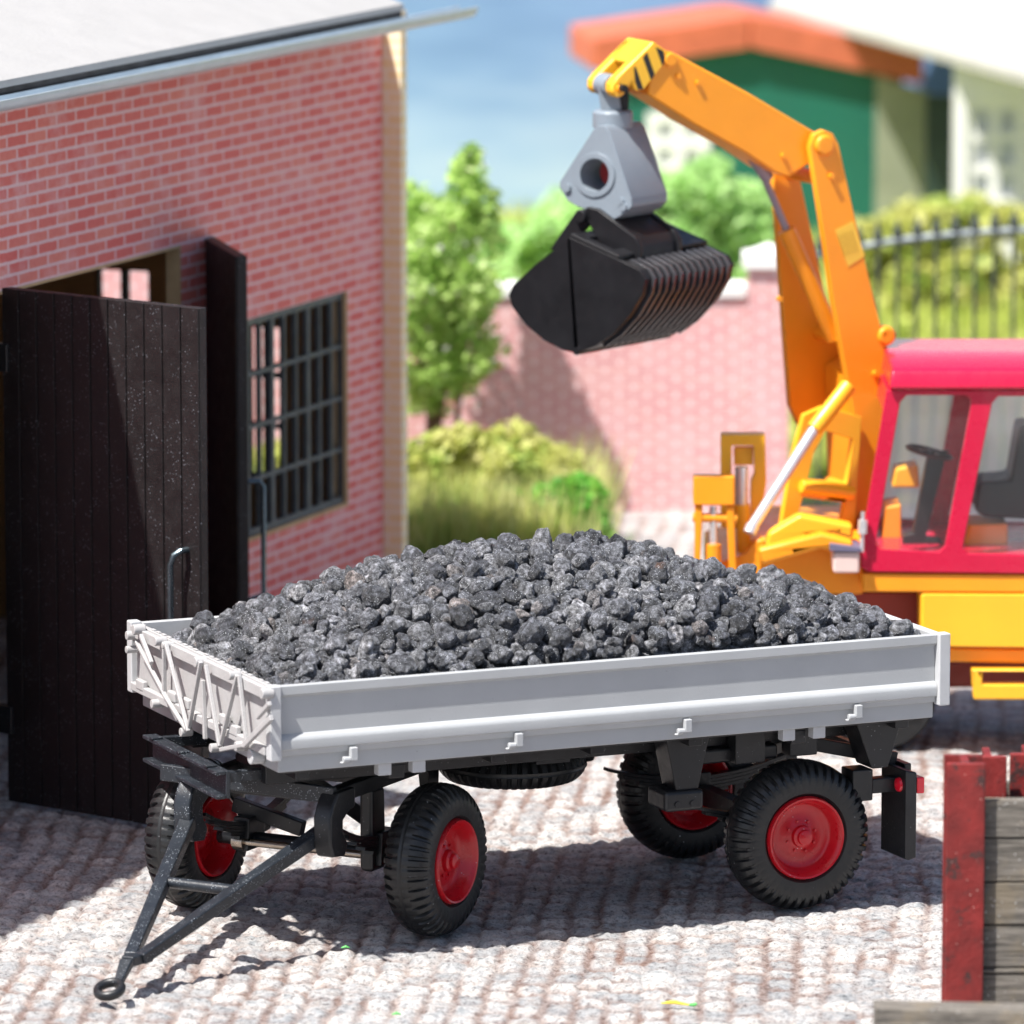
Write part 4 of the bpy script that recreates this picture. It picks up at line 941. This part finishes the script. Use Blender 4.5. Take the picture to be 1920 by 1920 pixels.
# roof with chamfered lip
rt = dp(1668, 731, ed-.05); L_ = RH*2.1
prof = [(0,0), (0,.035), (.05,.13), (.10,.15), (CW,.17), (CW+.08,.13), (CW+.1,0)]
rf = MB().prism([rt+FH*a_+UP*(b2+.002)+RH*(.02*b2/.15) for a_, b2 in prof], L_); rf.build('cab_roof', CABM, ex, bevel=.03, seg=3)
# glass
gm_, gnt, gpn = newmat('cab_glass'); gpn.inputs['Base Color'].default_value = (.8,.9,.92,1); gpn.inputs['Roughness'].default_value = .05
tr_ = N(gnt, 'ShaderNodeBsdfTransparent'); gl = N(gnt, 'ShaderNodeBsdfGlossy', Roughness=.04); df = N(gnt, 'ShaderNodeBsdfDiffuse'); df.inputs[0].default_value = (.62,.72,.74,1)
m1 = N(gnt, 'ShaderNodeMixShader'); m1.inputs[0].default_value = .05; m2 = N(gnt, 'ShaderNodeMixShader'); m2.inputs[0].default_value = .02
gnt.links.new(tr_.outputs[0], m1.inputs[1]); gnt.links.new(gl.outputs[0], m1.inputs[2]); gnt.links.new(m1.outputs[0], m2.inputs[1]); gnt.links.new(df.outputs[0], m2.inputs[2]); gnt.links.new(m2.outputs[0], gnt.nodes['Material Output'].inputs[0])
fg_, fnt, fpn = newmat('painted_reflection_glass'); tr2 = N(fnt, 'ShaderNodeBsdfTransparent'); df2 = N(fnt, 'ShaderNodeBsdfDiffuse')  # pale streaked diffuse paints a reflection into the far panes
wv = N(fnt, 'ShaderNodeTexWave', Scale=2.6, Distortion=2.5, Detail=3.0); wv.bands_direction = 'X'; gg2 = N(fnt, 'ShaderNodeNewGeometry'); fnt.links.new(gg2.outputs['Position'], wv.inputs['Vector'])
fnt.links.new(ramp(fnt, wv.outputs['Color'], [(.2, (.62,.72,.75)), (.7, (.97,.98,.98))]).outputs[0], df2.inputs[0])
tl2 = N(fnt, 'ShaderNodeBsdfTranslucent'); tl2.inputs[0].default_value = (.9,.95,.97,1); m4 = N(fnt, 'ShaderNodeMixShader'); m4.inputs[0].default_value = .6
fnt.links.new(df2.outputs[0], m4.inputs[1]); fnt.links.new(tl2.outputs[0], m4.inputs[2])
m3 = N(fnt, 'ShaderNodeMixShader'); m3.inputs[0].default_value = .66; fnt.links.new(tr2.outputs[0], m3.inputs[1]); fnt.links.new(m4.outputs[0], m3.inputs[2]); fnt.links.new(m3.outputs[0], fnt.nodes['Material Output'].inputs[0])
for wv_ in (w1, w2):
    MB().prism([dp(x, y, ed)+FH*.03 for x, y in wv_], FH*.008).build('window_pane', gm_, ex, smooth=False)
    MB().prism([dp(x, y, ed)+sh-FH*.04 for x, y in wv_], FH*.008).build('window_pane', fg_, ex, smooth=False)
# inside
di = ed+.55
m = MB(); cw = dp(1742, 848, di); m.lathe(cw, (UP+RH*.25).normalized(), [(-.018,.165),(0,.185),(.018,.165),(0,.15),(-.018,.165)], 32); m.lathe(cw, (UP+RH*.25).normalized(), [(-.01,.0),(-.01,.05),(.02,.04),(.02,0)], 16)
for k in range(3): m.bar(cw, cw+V((math.cos(k*2.1)*.16, math.sin(k*2.1)*.16, 0)), .03, .012)
m.build('steering_wheel', SBLK, ex)
dpr([(1740,855),(1772,862),(1735,1010),(1765,1012),(1768,1034),(1692,1034),(1694,1005),(1712,1000)], di, .16, SBLK, 'steering_column', .012)
dpr([(1848,970),(1828,960),(1835,905),(1895,900),(1912,800),(1945,800),(1930,975)], di, .5, SBLK, 'seat', .03)
dpr([(1815,985),(1890,982),(1890,1036),(1806,1036)], di, .5, ORG, 'seat_base', .02)
dpr([(1660,950),(1690,945),(1690,1036),(1652,1036)], di+.3, .4, ORG, 'console', .02)
dpr([(1680,880),(1722,872),(1725,915),(1672,915)], di+.45, .3, YLW, 'console_top', .02)
# body below the cab
dpr([(1617,1075),(2200,1080),(2200,1113),(1617,1110)], ed+.02, 1.5, ORG, 'body_deck', .015)
dpr([(1600,1112),(1730,1112),(1730,1185),(1590,1185)], ed+.40, 1.0, DRED, 'body_recess', .01)
dpr([(1726,1114),(2200,1116),(2200,1218),(1726,1212)], ed+.0, .385, YLW, 'body_box', .03)
dpr([(1722,1214),(2200,1222),(2200,1252),(1722,1240)], ed+.10, 1.0, ORG, 'body_sill', .02)
dpr([(1822,1256),(2060,1256),(2060,1312),(1826,1312)], ed-.02, .14, YLW, 'step', .012, holes=([(1842,1260),(1842,1284),(2045,1284),(2045,1260)],))
dpr([(1350,1118),(1720,1118),(1720,1250),(1350,1250)], ed+.75, .6, DRED, 'undercarriage', .03)
def wheel2(px, D):
    c = dp(px, 1200, D); c.z = .42; MB().lathe(c, -FH, [(-.15,.28),(-.15,.40),(-.1,.42),(.1,.42),(.15,.40),(.15,.28),(.05,.25),(.05,.1),(.1,.08),(.1,0)], 40).build('wheel', RUB, ex)
for px_ in (1480, 1650, 2080): wheel2(px_, ed+.5); wheel2(px_+12, ed+1.7)
dpr([(1740,1242),(2200,1246),(2200,1290),(1740,1290)], ed+.75, .6, DRED, 'undercarriage', .03)

# ================================================================== GRAB
GRY = pmat('steel_grey_plastic', (.22,.26,.30), .35, .06, 3, .06, 40, sss=0)
RIBM = pmat('rib_glint_black', (.05,.05,.056), .3, .2, 4, .06, 40)  # grab black lightened, painting the ribs' specular contrast into the colour
GBK = pmat('grab_black', (.012,.012,.014), .4, .2, 4, .06, 40, spec=.3)
ga = bp(1162, 164, jo)+WB*jt/2; Dg = (ga-CAM).dot(FH)
gt = thing('clamshell_grab', 'black two shell coal grab with grey triangular head hanging from the orange boom', 'grab', dp(1160, 662, Dg))
PS = R(36.); PD = RH*math.cos(PS)-FH*math.sin(PS); QD = FH*math.cos(PS)+RH*math.sin(PS)
GA = dp(1100, 500, Dg-.45)
def g_(px, py, o=0): return vp(px, py, GA, PD)+QD*o
def gn(px, py, n, o): return vp(px, py, GA+QD*n, PD)+QD*(o-n)      # pixel read on the plane n, then moved along the shell axis to o
# shells: end-face profile px, extruded along the shell axis
SL = 1.15
def arc(pts): return pts
right = [(1068,445),(1166,490),(1200,507),(1210,524),(1204,552),(1180,592),(1150,625),(1118,648),(1084,661)]
left = [(1064,449),(1040,468),(1000,500),(962,535),(954,553),(960,575),(985,608),(1020,638),(1055,656),(1077,661)]
def shell(pts, name, ribs):
    # hollow shell: end cheeks + curved skin
    m = MB()
    inner = pts
    for o_ in (0, SL-.05): m.prism([g_(x, y, o_) for x, y in pts], QD*.05)
    skin = pts[1:] 
    P_ = [g_(x, y, .051) for x, y in skin]; cen = g_(1078, 520, .051)
    outer_ = P_; innr = [p_+(cen-p_).normalized()*.05 for p_ in P_]
    m.prism(outer_+innr[::-1], QD*(SL-.102))
    o = m.build(name, GBK, gt, bevel=.012, ang=30)
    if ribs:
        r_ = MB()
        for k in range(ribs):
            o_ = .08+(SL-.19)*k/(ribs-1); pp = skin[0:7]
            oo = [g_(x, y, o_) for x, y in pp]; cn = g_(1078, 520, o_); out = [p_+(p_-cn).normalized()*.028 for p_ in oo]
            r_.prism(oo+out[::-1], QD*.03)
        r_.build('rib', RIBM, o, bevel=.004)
    return o
shr = shell(right, 'shell', 12); shell(left, 'shell', 0)
# top cover plate of the right shell with opening
m = MB(); 
def q4(a, b_, t_): return a+(b_-a)*t_
tp = [g_(1070,446,.0), g_(1160,488,.0), g_(1160,488,SL), g_(1070,446,SL)]
hA = [q4(q4(tp[0],tp[1],.22), q4(tp[3],tp[2],.22), v) for v in (.08,.5)]; hB = [q4(q4(tp[0],tp[1],.75), q4(tp[3],tp[2],.75), v) for v in (.5,.08)]
m.prism([[p_+UP*.002 for p_ in tp], [p_+UP*.002 for p_ in hA+hB]], UP*.03); m.build('top_plate', GBK, shr, bevel=.006)
# tooth bar / closing edge pin
MB().tube([g_(1083,658,-.02), g_(1083,658,SL+.02)], .03, 12).build('edge_bar', GBK, gt)
# arms from head to shells
for o_ in (.20, .70):
    MB().prism([gn(x, y, .20, o_) for x, y in [(1098,388),(1120,392),(1190,444),(1200,462),(1198,505),(1150,481),(1122,452),(1104,420)]], QD*.05).build('arm', GBK, gt, bevel=.01)
    MB().prism([gn(x, y, .20, o_) for x, y in [(1080,395),(1105,390),(1112,410),(1075,455),(1040,470),(1030,468)]], QD*.05).build('arm', GBK, gt, bevel=.01)
MB().prism([gn(x, y, .20, .252) for x, y in [(1134,408),(1186,446),(1194,464),(1193,501),(1168,488),(1160,470),(1126,428)]], QD*.446).build('arm_web', GBK, gt)
MB().tube([gn(1092,405,.20,.16), gn(1092,405,.20,.80)], .05, 16).build('arm_pin', GBK, gt, bevel=.01)
# grey head: triangle with round hole
HL = .46
def hd(px, py, o=0): return vp(px, py, GA+QD*.24, PD)+QD*o
tri = [(1113,242),(1121,236),(1134,237),(1142,246),(1187,385),(1190,398),(1180,408),(1160,412),(1148,412),(1118,396),(1080,386),(1062,378),(1049,352),(1050,340)]
tri = [(1113,242),(1121,236),(1134,237),(1142,246),(1184,372),(1184,388),(1172,400),(1150,412),(1118,400),(1080,386),(1064,376),(1049,352),(1050,340)]
hole_c = [(1116+30*math.cos(2*PI*k/28), 328+34*math.sin(2*PI*k/28)) for k in range(28)]
hdm = MB().prism([[hd(x, y) for x, y in tri], [hd(x, y) for x, y in hole_c]], QD*HL).build('head', GRY, gt, bevel=.018)
# raised rim round the hole
r_in = [(1116+27*math.cos(2*PI*k/28), 328+31*math.sin(2*PI*k/28)) for k in range(28)]; r_out = [(1116+38*math.cos(2*PI*k/28), 328+42*math.sin(2*PI*k/28)) for k in range(28)]
MB().prism([[hd(x, y, -.012) for x, y in r_out], [hd(x, y, -.012) for x, y in r_in]], QD*.011).build('head_ring', GRY, hdm, bevel=.004)
MB().tube([hd(1116,328,.2), hd(1116,328,HL-.02)], .10, 20).build('cylinder', pmat('inner_red', (.35,.03,.03), .4, .1, 4, 0), hdm)
for x, y in ((1065,352),(1165,378),(1170,388)): MB().tube([hd(x, y, -.02), hd(x, y, .0)], .03, 12).build('bolt', GRY, hdm)
cc = hd(1148, 225, HL/2); cx_ = dp(1149, 225, Dg)
MB().lathe(cx_, UP, [(-.07,.0),(-.07,.12),(-.05,.148),(.06,.148),(.075,.13),(.075,.0)], 32).build('swivel', GRY, gt, bevel=.008)
MB().tube([cx_-UP*.16, cx_-UP*.07], .085, 20).build('swivel_neck', GBK, gt)
tp_ = ga
MB().bar(cx_, tp_, .15, .12, up=FH).tube([tp_-WB*.095, tp_+WB*.095], .085, 18).build('hanger', GRY, gt, bevel=.015)
MB().frame((cx_+tp_)/2+UP*.01+RH*.10, RH*.035, FH*.04, UP*.11).build('hanger', GBK, gt, bevel=.01)
MB().tube([tp_-WB*.3, tp_+WB*.3], .028, 12).build('hanger_pin', GBK, gt)

# ================================================================== TIMBER BUNKER, BOTTOM RIGHT
RUST = pmat('chipped_red_paint', (.17,.014,.012), .6, .4, 5, .5, 30, stain=((.05,.02,.018), 6., .55), dust=.1, dsc=20, dcol=(.6,.35,.3))
WOOD, wnt, wp = newmat('weathered_planks')
g = N(wnt, 'ShaderNodeNewGeometry'); mp = N(wnt, 'ShaderNodeMapping'); mp.inputs['Rotation'].default_value = (0, 0, YAW); wnt.links.new(g.outputs['Position'], mp.inputs[0]); mp2 = N(wnt, 'ShaderNodeMapping'); mp2.inputs['Scale'].default_value = (1.0,14,14); wnt.links.new(mp.outputs[0], mp2.inputs[0])
n = noise_tex(wnt, 3.0, 6, .7, mp2.outputs[0]); n2 = noise_tex(wnt, 4, 4, .6)
c = ramp(wnt, n.outputs[0], [(.3, (.045,.04,.034)), (.5, (.14,.125,.105)), (.7, (.26,.235,.20))]).outputs[0]
c = mix(wnt, ramp(wnt, n2.outputs[0], [(.5, (0,0,0)), (.62, (.5,.5,.5))]).outputs[0], c, (.24,.19,.12)); c = mix(wnt, speck(wnt, 30, .18), c, (.7,.7,.68))
wnt.links.new(c, wp.inputs['Base Color']); wp.inputs['Roughness'].default_value = .75; bump(wnt, wp, n.outputs[0], .6, .02)
Dp = 37.2
b = dp(1810, 1600, Dp); b.z = 0; bk = thing('timber_bunker', 'coal bunker wall of weathered planks held between rusty red steel posts', 'bunker', b)
def zbox(px0, px1, D0, D1, z0, z1):
    a = dp(px0, 1600, D0); c_ = dp(px1, 1600, D0); a.z = c_.z = z0; return MB().prism([a, c_, c_+UP*(z1-z0), a+UP*(z1-z0)], FH*(D1-D0))
zpt = dp(1810, 1432, Dp).z
def hpost(px0, px1, D0, ztop_):
    a = dp(px0, 1600, D0); c_ = dp(px1, 1600, D0); a.z = c_.z = -.03; h_ = ztop_+.03; wv = c_-a; wl_ = wv.length; e_ = wv.normalized(); tf = .045; dpth = .30; wt_ = .05
    pts = [a, a+e_*wl_, a+e_*wl_+FH*tf, a+e_*(wl_/2+wt_/2)+FH*tf, a+e_*(wl_/2+wt_/2)+FH*(dpth-tf), a+e_*wl_+FH*(dpth-tf), a+e_*wl_+FH*dpth, a+FH*dpth, a+FH*(dpth-tf), a+e_*(wl_/2-wt_/2)+FH*(dpth-tf), a+e_*(wl_/2-wt_/2)+FH*tf, a+FH*tf]
    return MB().prism([[p_ for p_ in pts]], UP*h_).build('post', RUST, bk, bevel=.006)
hpost(1774, 1846, Dp, zpt)
hpost(2190, 2262, Dp, zpt)
z5 = dp(1880, 1500, Dp+.09).z; zs = [dp(1880, y, Dp+.09).z for y in (1500, 1572, 1655, 1735, 1815)]+[ .52, .26, -.02]
for i in range(len(zs)-1):
    zbox(1816, 2222, Dp+.07+.006*(i % 2), Dp+.17+.006*(i % 2), zs[i+1]+.012, zs[i]).build('plank', WOOD, bk, bevel=.008)
# second, farther row of posts
for px0 in (1862, 1893): 
    pass
a_ = dp(1846, 1432, Dp+.8)
t2 = thing('timber_bunker', 'rear bunker bay with red steel posts just behind the front plank wall', 'bunker', dp(1900, 1600, Dp+.9).to_2d().to_3d())
def hpost2(px0, px1, D0, ztop_):
    a = dp(px0, 1600, D0); c_ = dp(px1, 1600, D0); a.z = c_.z = -.03; e_ = (c_-a); m = MB().prism([a, c_, c_+FH*.05, a+e_*.6+FH*.05, a+e_*.6+FH*.3, a+e_*.4+FH*.3, a+e_*.4+FH*.05, a+FH*.05], UP*(ztop_+.03)); return m.build('post', RUST, t2, bevel=.006)
zz2 = dp(1860, 1408, Dp+.8).z
hpost2(1818, 1886, Dp+.62, zz2); hpost2(1892, 1962, Dp+.75, dp(1900,1414,Dp+.75).z)
for i in range(5): zbox(1850, 2200, Dp+1.02, Dp+1.1, zz2-.50-.28*i, zz2-.24-.28*i).build('plank', WOOD, t2, bevel=.008)
# low beam wall in the corner
b = dp(1800, 1900, 35.6); b.z = 0; lw = thing('timber_wall', 'low wall of stacked weathered beams in the bottom right corner', 'wall', b)
z_b = dp(1642, 1890, 35.4).z
e_ = (RH-FH*.10).normalized(); a = dp(1641, 1890, 35.4)
for i in range(4):
    h_ = .20; z0 = z_b-h_*(i+1)+.006
    q = V((a.x, a.y, z0)); MB().prism([q, q+e_*3.2, q+e_*3.2+UP*(h_-.008), q+UP*(h_-.008)], FH*.22).build('beam', WOOD, lw, bevel=.01)

# ================================================================== SMALL THINGS
YF = pmat('yellow_fibre', (.75,.62,.05), .5, .05, 5, 0); GF = pmat('green_fibre', (.12,.5,.12), .5, .05, 5, 0)
q = gp(1240, 1881, .02); q2 = gp(1292, 1884, .03)
t = thing('flower_petal', 'yellow petal with green tip lying on the pale ground, lower middle', 'petal', q)
MB().tube([q, (q+q2)/2+UP*.012, q2], [.004,.014,.006], 8).build('petal', YF, t); MB().tube([q2, q2+RH*.03, q2+RH*.05+UP*.005], [.008,.014,.006], 8).build('tip', GF, t)
for lab, px_, py_ in (('tiny green fleck on the ground below the drawbar shadow', 640, 1777), ('tiny green fleck at the bottom edge of the ground', 735, 1902)):
    q = gp(px_, py_, .02); tag(MB().tube([q, q+RH*.03+UP*.008, q+RH*.055], [.004,.010,.003], 6).build('grass_fleck', GF), lab, 'fleck')
print('OBJECTS', len(bpy.data.objects))
